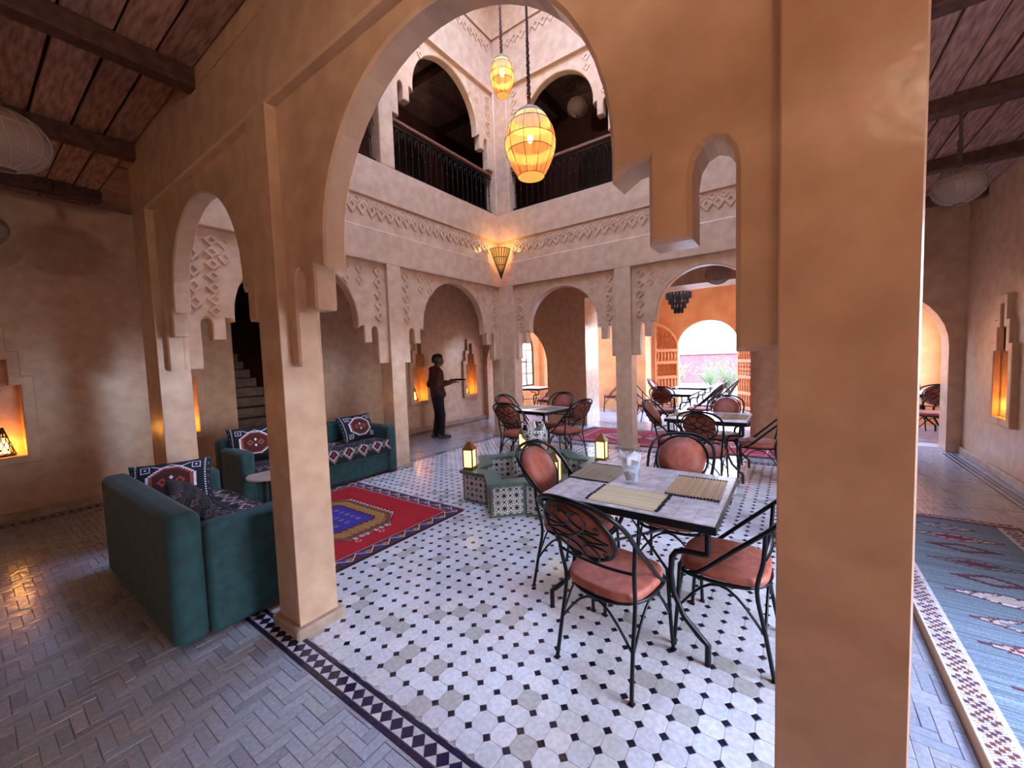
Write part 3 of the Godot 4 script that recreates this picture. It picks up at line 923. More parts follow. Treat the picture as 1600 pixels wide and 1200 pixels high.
func make_table(label: String, group: String, w: float, d: float, at: Vector3, turn: float) -> Node3D:
	var t := thing("dining_table", label, "table", at, turn, group)
	var mb := Mb.new()
	mb.box(Vector3(0, 0.735, 0), Vector3(w - 0.012, 0.03, d - 0.012), 0.004)
	var top := obj("tabletop", mb, M.stone, t)
	# thin inlaid tile joints: square tiles proud of a slightly lower bed
	var nxx := int(round(w / 0.1)); var nzz := int(round(d / 0.1))
	mb = Mb.new()
	for i in nxx:
		for j in nzz:
			var f := rng.randf_range(0.82, 1.1)
			mb.col = Color(f, f * 0.98, f * 0.96)
			var px := (w - 0.03) / nxx; var pz := (d - 0.03) / nzz
			mb.box(Vector3((i - (nxx - 1) * 0.5) * px, 0.7505, (j - (nzz - 1) * 0.5) * pz), Vector3(px - 0.002, 0.004, pz - 0.002), 0.001)
	var st := obj("top_tiles", mb, M.stone, top)
	st.set_meta("kind", "stuff")
	mb = Mb.new()
	for sg in [-1.0, 1.0]:
		mb.box(Vector3(0, 0.729, sg * (d * 0.5 - 0.004)), Vector3(w, 0.042, 0.008), 0.002)
		mb.box(Vector3(sg * (w * 0.5 - 0.004), 0.729, 0), Vector3(0.008, 0.042, d), 0.002)
	obj("edge_band", mb, M.iron, t)
	mb = Mb.new()
	for sg in [-1.0, 1.0]:
		mb.box(Vector3(0, 0.7, sg * (d * 0.5 - 0.06)), Vector3(w - 0.1, 0.025, 0.02), 0.003)
		mb.box(Vector3(sg * (w * 0.5 - 0.06), 0.7, 0), Vector3(0.02, 0.025, d - 0.1), 0.003)
	obj("under_frame", mb, M.iron, t)
	for sx in [-1.0, 1.0]:
		for sz in [-1.0, 1.0]:
			mb = Mb.new()
			var X: float = (w * 0.5 - 0.045) * sx
			var Z: float = (d * 0.5 - 0.045) * sz
			var pts := [Vector3(X, 0.71, Z), Vector3(X, 0.60, Z), Vector3(X, 0.585, Z), Vector3(X - 0.02 * sx, 0.58, Z), Vector3(X - 0.11 * sx, 0.578, Z), Vector3(X - 0.15 * sx, 0.565, Z), Vector3(X - 0.172 * sx, 0.53, Z), Vector3(X - 0.178 * sx, 0.44, Z), Vector3(X - 0.165 * sx, 0.34, Z), Vector3(X - 0.115 * sx, 0.225, Z), Vector3(X - 0.03 * sx, 0.135, Z), Vector3(X, 0.11, Z), Vector3(X, 0.0, Z)]
			mb.tube(pts, 0.0155, 8)
			obj("leg", mb, M.iron, t)
	mb = Mb.new()
	mb.tube([Vector3(-w * 0.5 + 0.22, 0.42, -d * 0.5 + 0.05), Vector3(w * 0.5 - 0.22, 0.42, d * 0.5 - 0.05)], 0.009, 6)
	mb.tube([Vector3(w * 0.5 - 0.22, 0.425, -d * 0.5 + 0.05), Vector3(-w * 0.5 + 0.22, 0.425, d * 0.5 - 0.05)], 0.009, 6)
	obj("stretcher", mb, M.iron, t)
	return t

func placemat(label: String, at: Vector3, turn: float, m: Material, fringe := true) -> Node3D:
	var t := thing("placemat", label, "placemat", at, turn, "woven reed placemats on the tables")
	var mb := Mb.new()
	var n := 34
	for i in n:   # reeds laid side by side
		var f := rng.randf_range(0.7, 1.12)
		mb.col = Color(f, f * rng.randf_range(0.93, 1.0), f * rng.randf_range(0.8, 0.98))
		var w := 0.3 / n
		var x := -0.15 + w * (i + 0.5)
		mb.box(Vector3(x, 0.0035 + rng.randf_range(-0.0004, 0.0004), 0), Vector3(w * 0.95, 0.005, 0.40 + rng.randf_range(-0.004, 0.004)), 0.0018)
	var rd := obj("reed_weave", mb, m, t)
	rd.set_meta("kind", "stuff")
	if fringe:
		mb = Mb.new()
		for sg in [-1.0, 1.0]:
			for i in 17:
				mb.pillow(Vector3(-0.142 + 0.0178 * i, 0.0045, sg * (0.2 + rng.randf_range(0.0, 0.008))), Vector3(0.0085, 0.005, 0.014), 1.0, 1.0, Basis(UP, rng.randf_range(-0.4, 0.4)), 6, 4)
		var fr := obj("knotted_fringe", mb, M.black_cloth, t)
		fr.set_meta("kind", "stuff")
	return t

# ---------------------------------------------------------------- sofas, cushions, throws
# box with generously rounded edges and corners
func rbox(mb: Mb, ce: Vector3, s: Vector3, r: float, k := 5) -> void:
	var h := s * 0.5
	r = minf(r, minf(h.x, minf(h.y, h.z)) * 0.98)
	for ax in 3:
		var a1 := (ax + 1) % 3
		var a2 := (ax + 2) % 3
		var L := []
		for a in [a1, a2]:
			var q := []
			for i in k + 1: q.append(-h[a] + r - r * tan(PI / 4.0 * (1.0 - float(i) / k)))
			for i in range(1, 5): q.append(lerpf(-h[a] + r, h[a] - r, i / 5.0))
			for i in k + 1: q.append(h[a] - r + r * tan(PI / 4.0 * float(i) / k))
			L.append(q)
		for sg in [-1.0, 1.0]:
			var P := []
			for u in L[0]:
				var row := []
				for v in L[1]:
					var p := Vector3.ZERO
					p[ax] = sg * h[ax]; p[a1] = u; p[a2] = v
					var inn := p.clamp(-h + Vector3.ONE * r, h - Vector3.ONE * r)
					var d := (p - inn).normalized()
					row.append([ce + inn + d * r, d])
				P.append(row)
			for i in P.size() - 1:
				for j in P[0].size() - 1:
					mb.squad(P[i][j][0], P[i + 1][j][0], P[i + 1][j + 1][0], P[i][j + 1][0], P[i][j][1], P[i + 1][j][1], P[i + 1][j + 1][1], P[i][j + 1][1])

func make_sofa(label: String, at: Vector3, turn: float, len_: float, dep: float) -> Node3D:
	# front faces local +z, origin on the floor in the middle
	var t := thing("sofa", label, "sofa", at, turn, "green velvet sofas around the red rug")
	var mb := Mb.new()
	mb.box(Vector3(0, 0.03, 0), Vector3(len_ - 0.16, 0.05, dep - 0.16), 0.004)
	obj("foot_rail", mb, M.dark_wood, t)
	mb = Mb.new()
	rbox(mb, Vector3(0, 0.2, 0.05), Vector3(len_ - 0.26, 0.3, dep - 0.16), 0.03)
	obj("base", mb, M.velvet, t)
	mb = Mb.new()
	rbox(mb, Vector3(0, 0.41, 0.07), Vector3(len_ - 0.28, 0.16, dep - 0.15), 0.05)
	obj("seat_cushion", mb, M.velvet, t)
	mb = Mb.new()
	rbox(mb, Vector3(0, 0.404, -dep * 0.5 + 0.085), Vector3(len_, 0.772, 0.17), 0.055)
	obj("backrest", mb, M.velvet, t)
	for s in [-1.0, 1.0]:
		mb = Mb.new()
		rbox(mb, Vector3(s * (len_ * 0.5 - 0.07), 0.354, 0.085), Vector3(0.14, 0.672, dep - 0.175), 0.04)
		obj("armrest", mb, M.velvet, t)
	return t

# a sewn cushion: pillow with pinched corners standing on edge; front faces local +z
func cushion(label: String, at: Vector3, bs: Basis, w: float, h: float, th: float, m: Material) -> MeshInstance3D:
	var mb := Mb.new()
	var n := 16
	for side in [-1.0, 1.0]:
		var P := []
		for i in n + 1:
			var row := []
			for j in n + 1:
				var u := -1.0 + 2.0 * i / n; var v := -1.0 + 2.0 * j / n
				var fat := pow(maxf(0.0, (1.0 - pow(absf(u), 2.6)) * (1.0 - pow(absf(v), 2.6))), 0.55)
				var pin := 1.0 - 0.07 * (1.0 - u * u) * v * v
				var pin2 := 1.0 - 0.07 * (1.0 - v * v) * u * u
				row.append(Vector3(u * w * 0.5 * pin2, v * h * 0.5 * pin, side * fat * th * 0.5))
			P.append(row)
		for i in n:
			for j in n:
				var nn := []
				for q in [[i, j], [i + 1, j], [i + 1, j + 1], [i, j + 1]]:
					var a: Vector3 = P[mini(q[0] + 1, n)][q[1]] - P[maxi(q[0] - 1, 0)][q[1]]
					var b: Vector3 = P[q[0]][mini(q[1] + 1, n)] - P[q[0]][maxi(q[1] - 1, 0)]
					nn.append((a.cross(b) * side).normalized())
				var T := func(ii: int, jj: int) -> Vector2: return Vector2(float(ii) / n, 1.0 - float(jj) / n)
				mb.squad(P[i][j], P[i + 1][j], P[i + 1][j + 1], P[i][j + 1], nn[0], nn[1], nn[2], nn[3], T.call(i, j), T.call(i + 1, j), T.call(i + 1, j + 1), T.call(i, j + 1))
	var o := obj("cushion", mb, m)
	o.transform = Transform3D(bs, at)
	tag(o, label, "cushion", "black patterned cushions on the sofas")
	return o

# a throw draped over a seat: runs over back edge (optional), along the seat and a little over the front
func drape(label: String, at: Vector3, turn: float, prof: Array, width: float, m: Material, wob: float) -> MeshInstance3D:
	var mb := Mb.new()
	var pts := []
	for q in prof: pts.append(Vector3(0, q.y, q.x))
	var line := spline(pts, 5)
	var nw := 28
	var len_ := [0.0]
	for i in range(1, line.size()): len_.append(len_[i - 1] + line[i].distance_to(line[i - 1]))
	var G := []
	for i in line.size():
		var row := []
		for j in nw + 1:
			var f := float(j) / nw
			var x := (f - 0.5) * width
			var w := wob * (sin(x * 23.0 + i * 0.55) * 0.5 + sin(x * 11.0 - i * 0.8 + 1.3) * 0.6 + sin(i * 1.1 + x * 5.0) * 0.5)
			row.append(line[i] + Vector3(x + sin(i * 0.7) * 0.006, maxf(w, -0.004), 0))
		G.append(row)
	for i in line.size() - 1:
		for j in nw:
			var N := func(a: int, b: int) -> Vector3:
				var d1: Vector3 = G[mini(a + 1, line.size() - 1)][b] - G[maxi(a - 1, 0)][b]
				var d2: Vector3 = G[a][mini(b + 1, nw)] - G[a][maxi(b - 1, 0)]
				return d1.cross(d2).normalized()
			var T := func(a: int, b: int) -> Vector2: return Vector2(float(b) / nw, len_[a] / len_[len_.size() - 1])
			mb.squad(G[i][j], G[i + 1][j], G[i + 1][j + 1], G[i][j + 1], N.call(i, j), N.call(i + 1, j), N.call(i + 1, j + 1), N.call(i, j + 1), T.call(i, j), T.call(i + 1, j), T.call(i + 1, j + 1), T.call(i, j + 1))
			var dn := Vector3(0, -0.006, 0)
			mb.squad(G[i][j] + dn, G[i + 1][j] + dn, G[i + 1][j + 1] + dn, G[i][j + 1] + dn, -N.call(i, j), -N.call(i + 1, j), -N.call(i + 1, j + 1), -N.call(i, j + 1), T.call(i, j), T.call(i + 1, j), T.call(i + 1, j + 1), T.call(i, j + 1))
	var o := obj("sofa_throw", mb, m)
	o.position = at
	o.rotation.y = turn
	tag(o, label, "throw", "black woven throws on the sofas")
	return o

# ---------------------------------------------------------------- rugs: thin slab with a printed top, bound edge and fringe
func rug(called: String, label: String, at: Vector3, turn: float, w: float, d: float, m: Material, edge: Material, fringe: Color, ends: Array, er := 0.008) -> Node3D:
	var t := thing(called, label, "rug", at, turn)
	var mb := Mb.new()
	var n := 14
	for i in n:
		for j in n:
			var P := func(a: int, b: int) -> Vector3:
				var x := (float(a) / n - 0.5) * w; var z := (float(b) / n - 0.5) * d
				return Vector3(x, 0.011 + 0.0015 * sin(x * 7.0 + z * 5.0), z)
			var T := func(a: int, b: int) -> Vector2: return Vector2(float(a) / n, float(b) / n)
			mb.squad(P.call(i, j), P.call(i + 1, j), P.call(i + 1, j + 1), P.call(i, j + 1), UP, UP, UP, UP, T.call(i, j), T.call(i + 1, j), T.call(i + 1, j + 1), T.call(i, j + 1))
	obj("pile", mb, m, t)
	mb = Mb.new()
	mb.box(Vector3(0, 0.004, 0), Vector3(w - 0.01, 0.006, d - 0.01), 0.002)
	for s in [-1.0, 1.0]: mb.pillow(Vector3(s * (w * 0.5 + er * 0.4), 0.007, 0), Vector3(er, 0.008, d * 0.5), 0.6, 0.15, Basis.IDENTITY, 24, 6)
	obj("bound_edge", mb, edge, t)
	mb = Mb.new()
	var cnt := int(w / 0.012)
	for e in ends:
		for k in cnt:
			var f := rng.randf_range(0.75, 1.1)
			mb.col = Color(fringe.r * f, fringe.g * f, fringe.b * f)
			var x := (float(k) / cnt - 0.5) * w
			var L := rng.randf_range(0.035, 0.06)
			mb.box(Vector3(x, 0.005, e * (d * 0.5 + L * 0.5)), Vector3(0.007, 0.005, L), 0.0015, Basis(UP, rng.randf_range(-0.3, 0.3)))
	if not ends.is_empty():
		var fr := obj("fringe", mb, M.cloth_vc, t)
		fr.set_meta("kind", "stuff")
	return t

# ---------------------------------------------------------------- fountain
func star_pt(k: int, R: float) -> Vector3:
	var r := R if k % 2 == 0 else R * 0.7654
	var an := PI / 8.0 * k
	return Vector3(cos(an) * r, 0, sin(an) * r)

func build_fountain() -> void:
	var t := thing("fountain", "eight-pointed star fountain with black and white mosaic sides and green rim", "fountain", Vector3(-2.49, 0, -3.91))
	var body := Mb.new()
	var rim := Mb.new()
	var basin := Mb.new()
	for k in 16:
		var a := star_pt(k, 0.85); var b := star_pt(k + 1, 0.85)
		var nn := Vector3((a.z - b.z), 0, (b.x - a.x)).normalized()
		if nn.dot((a + b) * 0.5) < 0: nn = -nn
		var up1 := UP * 0.32
		body.quad(a, b, b + up1, a + up1, nn)
		# the mosaic field of this face, set proud between green corner strips
		var e := (b - a).normalized()
		var q0 := a + e * 0.022 + nn * 0.006 + UP * 0.02
		var q1 := b - e * 0.022 + nn * 0.006 + UP * 0.02
		var h := 0.285
		var pm := Mb.new()
		var T := func(x: float, y: float) -> Vector2: return Vector2(x * 0.31 / 0.26, 1.0 - y * h / 0.26)
		pm.squad(q0, q1, q1 + UP * h, q0 + UP * h, nn, nn, nn, nn, T.call(0, 0), T.call(1, 0), T.call(1, 1), T.call(0, 1))
		for s in [[q0, q1], [q1, q1 + UP * h], [q1 + UP * h, q0 + UP * h], [q0 + UP * h, q0]]:
			var out: Vector3 = (s[1] - s[0]).cross(nn).normalized()
			pm.squad(s[0], s[1], s[1] - nn * 0.006, s[0] - nn * 0.006, out, out, out, out)
		obj("mosaic_panel", pm, M.mosaic, t)
		# rim: flat coping with overhang
		var o0 := star_pt(k, 0.89); var o1 := star_pt(k + 1, 0.89)
		var i0 := star_pt(k, 0.67); var i1 := star_pt(k + 1, 0.67)
		var y0 := UP * 0.318; var y1 := UP * 0.352
		rim.quad(o0 + y1, o1 + y1, i1 + y1, i0 + y1, UP)
		rim.quad(o0 + y0, o1 + y0, o1 + y1, o0 + y1, nn)
		rim.quad(o0 + y0, o1 + y0, a.lerp(b, 1.0) + y0, a + y0, -UP)
		rim.quad(i0 + y0, i1 + y0, i1 + y1, i0 + y1, -nn)
		# inner basin wall with mosaic
		var bm := Mb.new()
		bm.squad(i0 + UP * 0.05, i1 + UP * 0.05, i1 + UP * 0.318, i0 + UP * 0.318, -nn, -nn, -nn, -nn, T.call(0, 0), T.call(0.8, 0), T.call(0.8, 0.9), T.call(0, 0.9))
		obj("basin_mosaic", bm, M.mosaic, t)
		basin.ftri(i0 + UP * 0.06, i1 + UP * 0.06, UP * 0.06, UP)
	obj("basin_wall", body, M.green_tile, t)
	obj("rim", rim, M.green_tile, t)
	obj("basin_floor", basin, M.mosaic_dark, t)
	var c := Mb.new()
	c.lathe([Vector2(0.2, 0.06), Vector2(0.2, 0.14), Vector2(0.15, 0.18), Vector2(0.09, 0.26), Vector2(0.075, 0.36), Vector2(0.065, 0.46), Vector2(0.07, 0.54), Vector2(0.085, 0.6), Vector2(0.09, 0.64)], 16)
	obj("pedestal", c, M.mosaic_col, t)
	c = Mb.new()
	c.lathe([Vector2(0.09, 0.63), Vector2(0.135, 0.665), Vector2(0.15, 0.69), Vector2(0.15, 0.715), Vector2(0.145, 0.72), Vector2(0.145, 0.78), Vector2(0.12, 0.78), Vector2(0.11, 0.7), Vector2(0.0, 0.69)], 24)
	obj("bowl", c, M.mosaic_small, t)
	for k in 10:
		c = Mb.new()
		var an := TAU * k / 10.0
		var u := Vector3(-sin(an), 0, cos(an))
		var pos := Vector3(cos(an), 0, sin(an)) * 0.133
		var w := 0.034
		var poly := PackedVector2Array([Vector2(-w, 0.775), Vector2(w, 0.775), Vector2(w, 0.80), Vector2(w * 0.6, 0.80), Vector2(w * 0.6, 0.82), Vector2(w * 0.25, 0.82), Vector2(w * 0.25, 0.845), Vector2(-w * 0.25, 0.845), Vector2(-w * 0.25, 0.82), Vector2(-w * 0.6, 0.82), Vector2(-w * 0.6, 0.80), Vector2(-w, 0.80)])
		c.prism(poly, pos, u, UP, -0.012, 0.012, 0.002, true, true)
		obj("merlon", c, M.white_glaze if k % 2 == 0 else M.black_glaze, t)
	c = Mb.new()
	c.lathe([Vector2(0.03, 0.69), Vector2(0.022, 0.75), Vector2(0.035, 0.79), Vector2(0.02, 0.84), Vector2(0.008, 0.88), Vector2(0.0, 0.9)], 10)
	obj("spout", c, M.white_glaze, t)

func make_lantern(label: String) -> Node3D:
	var t := thing("candle_lantern", label, "lantern", Vector3.ZERO, 0.0, "brass lanterns on the fountain rim")
	var mb := Mb.new()
	mb.box(Vector3(0, 0.006, 0), Vector3(0.115, 0.012, 0.115), 0.002)
	mb.box(Vector3(0, 0.02, 0), Vector3(0.1, 0.016, 0.1), 0.003)
	for sx in [-1.0, 1.0]:
		for sz in [-1.0, 1.0]: mb.box(Vector3(0.046 * sx, 0.112, 0.046 * sz), Vector3(0.012, 0.17, 0.012), 0.001)
	for s in [-1.0, 1.0]:
		mb.box(Vector3(0, 0.192, 0.046 * s), Vector3(0.1, 0.01, 0.01), 0.001)
		mb.box(Vector3(0.046 * s, 0.192, 0), Vector3(0.01, 0.01, 0.1), 0.001)
	obj("frame", mb, M.brass, t)
	mb = Mb.new()
	var pr := [[0.056, 0.195], [0.052, 0.203], [0.036, 0.225], [0.026, 0.238], [0.026, 0.25], [0.012, 0.262], [0.0, 0.264]]
	for i in pr.size() - 1:
		for k in 4:
			var a0 := PI / 4 + PI / 2 * k; var a1 := a0 + PI / 2
			var r0: float = pr[i][0] * 1.414; var r1: float = pr[i + 1][0] * 1.414
			var nn := Vector3(cos(a0 + PI / 4), 0.8, sin(a0 + PI / 4)).normalized()
			mb.quad(Vector3(cos(a0) * r0, pr[i][1], sin(a0) * r0), Vector3(cos(a1) * r0, pr[i][1], sin(a1) * r0), Vector3(cos(a1) * r1, pr[i + 1][1], sin(a1) * r1), Vector3(cos(a0) * r1, pr[i + 1][1], sin(a0) * r1), nn)
	obj("roof", mb, M.brass, t)
	mb = Mb.new()
	var ring := []
	for k in 14: ring.append(Vector3(cos(TAU * k / 14) * 0.018, 0.282 + sin(TAU * k / 14) * 0.02, 0))
	mb.tube(ring, 0.0028, 6, true)
	obj("carrying_ring", mb, M.brass, t)
	for k in 4:
		mb = Mb.new()
		var bs := Basis(UP, PI / 2 * k)
		mb.box(bs * Vector3(0, 0.108, 0.043), Vector3(0.08, 0.158, 0.002) if k % 2 == 0 else Vector3(0.002, 0.158, 0.08))
		obj("glass_pane", mb, M.lantern_glass, t)
	for ch in t.get_children(): (ch as Node3D).scale = Vector3.ONE * 1.2
	return t

# ---------------------------------------------------------------- hanging lamps
func raffia_pendant(label: String, at: Vector3, r: float, h: float, top: float, e: float) -> void:
	var t := thing("pendant_lamp", label, "lamp", at, 0.0, "lit raffia pendants in the courtyard")
	var prof := []
	var n := 12
	for i in n + 1:
		var f := float(i) / n
		var rr := r * (lerpf(0.52, 1.0, sin(PI * 0.5 * f / 0.5)) if f < 0.5 else lerpf(0.3, 1.0, pow(cos(PI * 0.5 * (f - 0.5) / 0.5), 0.8)))
		prof.append(Vector2(rr, -h * 0.5 + h * f))
	var bands := [[0.0, 0.34, M.raffia], [0.34, 0.52, M.weave], [0.52, 0.76, M.raffia], [0.76, 0.88, M.weave], [0.88, 1.0, M.raffia_dim]]
	var at_y := func(f: float) -> Vector2:
		var x := f * n
		var i := mini(int(x), n - 1)
		return (prof[i] as Vector2).lerp(prof[i + 1], x - i)
	for b in bands:
		var mb := Mb.new()
		var pp := []
		for k in 7: pp.append(at_y.call(lerpf(b[0], b[1], k / 6.0)))
		mb.lathe(pp, 28)
		obj("raffia_band" if b[2] != M.weave else "woven_band", mb, b[2], t)
	var mb2 := Mb.new()
	for b in [0.0, 0.34, 0.52, 0.76, 0.88]:
		var q: Vector2 = at_y.call(b)
		var ring := []
		for k in 28: ring.append(Vector3(cos(TAU * k / 28) * (q.x + 0.002), q.y, sin(TAU * k / 28) * (q.x + 0.002)))
		mb2.tube(ring, 0.0035, 5, true)
	for k in 10:
		var rib := []
		for i in n + 1: rib.append(Vector3(cos(TAU * k / 10) * (prof[i].x + 0.002), prof[i].y, sin(TAU * k / 10) * (prof[i].x + 0.002)))
		mb2.tube(rib, 0.0028, 5)
	obj("wire_frame", mb2, M.iron, t)
	mb2 = Mb.new()
	var q0: Vector2 = prof[0]
	mb2.lathe([Vector2(0, 0.012), Vector2(q0.x * 0.97, 0.008), Vector2(q0.x * 0.97, 0.0), Vector2(0, 0.0)], 24, Vector3(0, -h * 0.5 - 0.004, 0))
	obj("bottom_disc", mb2, M.weave, t)
	mb2 = Mb.new()
	mb2.pillow(Vector3(0, 0.06 * h, 0), Vector3(0.035, 0.045, 0.035), 1.0, 1.0, Basis.IDENTITY, 12, 8)
	obj("bulb", mb2, M.bulb, t)
	mb2 = Mb.new()
	var cord := []
	var L := top - at.y - h * 0.5
	for k in 40:
		var f := k / 39.0
		cord.append(Vector3(sin(f * 40.0) * 0.003, h * 0.5 - 0.03 + (L + 0.03) * f, cos(f * 33.0) * 0.003))
	mb2.tube(cord, 0.014, 6)
	for k in 30:   # rope twist bumps near the lamp
		var f := k / 29.0
		mb2.pillow(Vector3(sin(k * 2.4) * 0.004, h * 0.5 + f * 0.75, cos(k * 2.4) * 0.004), Vector3(0.026 - 0.01 * f, 0.018, 0.026 - 0.01 * f), 1.0, 1.0, Basis(Vector3(0, 0, 1), 0.4), 8, 5)
	obj("rope_cord", mb2, M.rope, t)
	omni(Vector3(0, 0.06 * h, 0), Color(1.0, 0.93, 0.86), e, 0.04, t)

func globe_pendant(label: String, at: Vector3, r: float, top: float, group := "unlit crochet globe pendants under the gallery ceilings") -> void:
	var t := thing("globe_pendant", label, "lamp", at, 0.0, group)
	var mb := Mb.new()
	var prof := []
	for i in 11:
		var ph := -PI * 0.42 + PI * 0.9 * i / 10.0
		prof.append(Vector2(maxf(cos(ph), 0.02) * r, sin(ph) * r * 0.86))
	mb.lathe(prof, 24)
	obj("crochet_shade", mb, M.crochet, t)
	mb = Mb.new()
	for k in 16:
		var rib := []
		for q in prof: rib.append(Vector3(cos(TAU * k / 16 + q.y * 1.2) * (q.x + 0.002), q.y, sin(TAU * k / 16 + q.y * 1.2) * (q.x + 0.002)))
		mb.tube(rib, 0.0035, 5)
	for i in [0, 3, 6, 9]:
		var ring := []
		for k in 24: ring.append(Vector3(cos(TAU * k / 24) * (prof[i].x + 0.002), prof[i].y, sin(TAU * k / 24) * (prof[i].x + 0.002)))
		mb.tube(ring, 0.005 if i == 0 else 0.0035, 5, true)
	obj("wire_frame", mb, M.crochet_wire, t)
	mb = Mb.new()
	mb.pillow(Vector3(0, 0.02, 0), Vector3(0.04, 0.05, 0.04), 1.0, 1.0, Basis.IDENTITY, 10, 8)
	obj("bulb", mb, M.bulb_off, t)
	mb = Mb.new()
	mb.tube([Vector3(0, r * 0.6, 0), Vector3(0.004, (r * 0.6 + top - at.y) * 0.5, 0.003), Vector3(0, top - at.y, 0)], 0.012, 6)
	for k in 9: mb.pillow(Vector3(0, r * 0.72 + 0.03 * k, 0), Vector3(0.02, 0.018, 0.02), 1.0, 1.0, Basis.IDENTITY, 6, 4)
	obj("rope_cord", mb, M.rope, t)

func niche_lamp(label: String, at: Vector3) -> void:
	var t := thing("niche_lamp", label, "lamp", at, 0.0, "pierced cone lamps glowing in the wall niches")
	var mb := Mb.new()
	var h := 0.3
	var r := 0.075
	for dirn in [-1.0, 1.0]:
		for k in 8:
			var p := []
			for i in 13:
				var f := i / 12.0
				var an: float = TAU * k / 8.0 + dirn * f * 2.2
				var rr := r * (1.0 - f) + 0.006
				p.append(Vector3(cos(an) * rr, 0.015 + f * h, sin(an) * rr))
			mb.tube(p, 0.0042, 5)
	for f in [0.0, 0.18, 0.4, 0.65]:
		var ring := []
		for k in 20: ring.append(Vector3(cos(TAU * k / 20) * (r * (1.0 - f) + 0.006), 0.015 + f * h, sin(TAU * k / 20) * (r * (1.0 - f) + 0.006)))
		mb.tube(ring, 0.0045, 5, true)
	mb.lathe([Vector2(0.0, 0.0), Vector2(r + 0.008, 0.0), Vector2(r + 0.01, 0.014), Vector2(r, 0.018)], 20)
	obj("pierced_cone", mb, M.dark_metal, t)
	mb = Mb.new()
	mb.lathe([Vector2(r * 0.55, 0.03), Vector2(r * 0.5, 0.08), Vector2(0.018, 0.2), Vector2(0.0, 0.21)], 14)
	obj("glowing_core", mb, M.niche_glow, t)
	omni(Vector3(0, 0.10, 0), Color(1.0, 0.64, 0.26), NICHE_E, 0.03, t)

func build_sconce() -> void:
	var t := thing("wall_sconce", "glowing cone of thin slats in the courtyard corner under the frieze", "sconce", Vector3(-4.64, 0, -6.28))
	var mb := Mb.new()
	var apex := Vector3(0.0, 3.16, 0.0)
	for k in 11:
		var an := -PI * 0.25 + PI * 0.5 * (k - 5) / 5.0 + PI * 0.5
		var q := Vector3(cos(an) * 0.2 - 0.02, 3.73, sin(an) * 0.2 - 0.02)
		mb.tube([apex, apex.lerp(q, 0.5), q], 0.006, 5)
	for f in [0.45, 0.7, 0.98]:
		var arc := []
		for k in 13:
			var an := -PI * 0.25 + PI * 0.5 * (k - 6) / 6.0 + PI * 0.5
			arc.append(apex.lerp(Vector3(cos(an) * 0.2 - 0.02, 3.73, sin(an) * 0.2 - 0.02), f))
		mb.tube(arc, 0.006, 5)
	obj("slat_frame", mb, M.dark_wood, t)
	mb = Mb.new()
	for k in 12:
		var a0 := -PI * 0.25 + PI * 0.5 * (k - 6) / 6.0 + PI * 0.5
		var a1 := -PI * 0.25 + PI * 0.5 * (k - 5) / 6.0 + PI * 0.5
		var lo := 0.3
		var P := func(an: float, f: float) -> Vector3: return apex.lerp(Vector3(cos(an) * 0.185 - 0.02, 3.72, sin(an) * 0.185 - 0.02), f)
		mb.quad(P.call(a0, lo), P.call(a1, lo), P.call(a1, 1.0), P.call(a0, 1.0), Vector3(cos(a0), -0.3, sin(a0)).normalized())
	obj("shade", mb, M.sconce_shade, t)
	mb = Mb.new()
	mb.pillow(Vector3(0.03, 3.66, 0.03), Vector3(0.025, 0.035, 0.025), 1.0, 1.0, Basis.IDENTITY, 10, 8)
	obj("bulb", mb, M.bulb_soft, t)
	omni(Vector3(0.06, 3.76, 0.06), Color(1.0, 0.85, 0.55), 0.06, 0.04, t)

func build_chandelier() -> void:
	var t := thing("tiered_lantern", "dark tiered lantern of hanging tubes before the orange dining room wall", "lamp", Vector3(-2.27, 0, -10.2))
	var tiers := [[0.27, 2.92, 20], [0.21, 2.80, 16], [0.15, 2.68, 11], [0.09, 2.57, 7]]
	for q in tiers:
		var mb := Mb.new()
		for k in q[2]:
			var an: float = TAU * k / q[2]
			mb.lathe([Vector2(0.024, 0.0), Vector2(0.024, 0.135)], 8, Vector3(cos(an) * q[0], q[1], sin(an) * q[0]))
		var ring := []
		for k in 20: ring.append(Vector3(cos(TAU * k / 20) * q[0], q[1] + 0.13, sin(TAU * k / 20) * q[0]))
		mb.tube(ring, 0.01, 5, true)
		mb.tube([Vector3(-q[0], q[1] + 0.13, 0), Vector3(q[0], q[1] + 0.13, 0)], 0.006, 5)
		mb.tube([Vector3(0, q[1] + 0.13, -q[0]), Vector3(0, q[1] + 0.13, q[0])], 0.006, 5)
		obj("tube_tier", mb, M.dark_metal, t)
	var m2 := Mb.new()
	m2.tube([Vector3(0, 2.7, 0), Vector3(0, 4.06, 0)], 0.012, 6)
	obj("hanging_rod", m2, M.dark_metal, t)

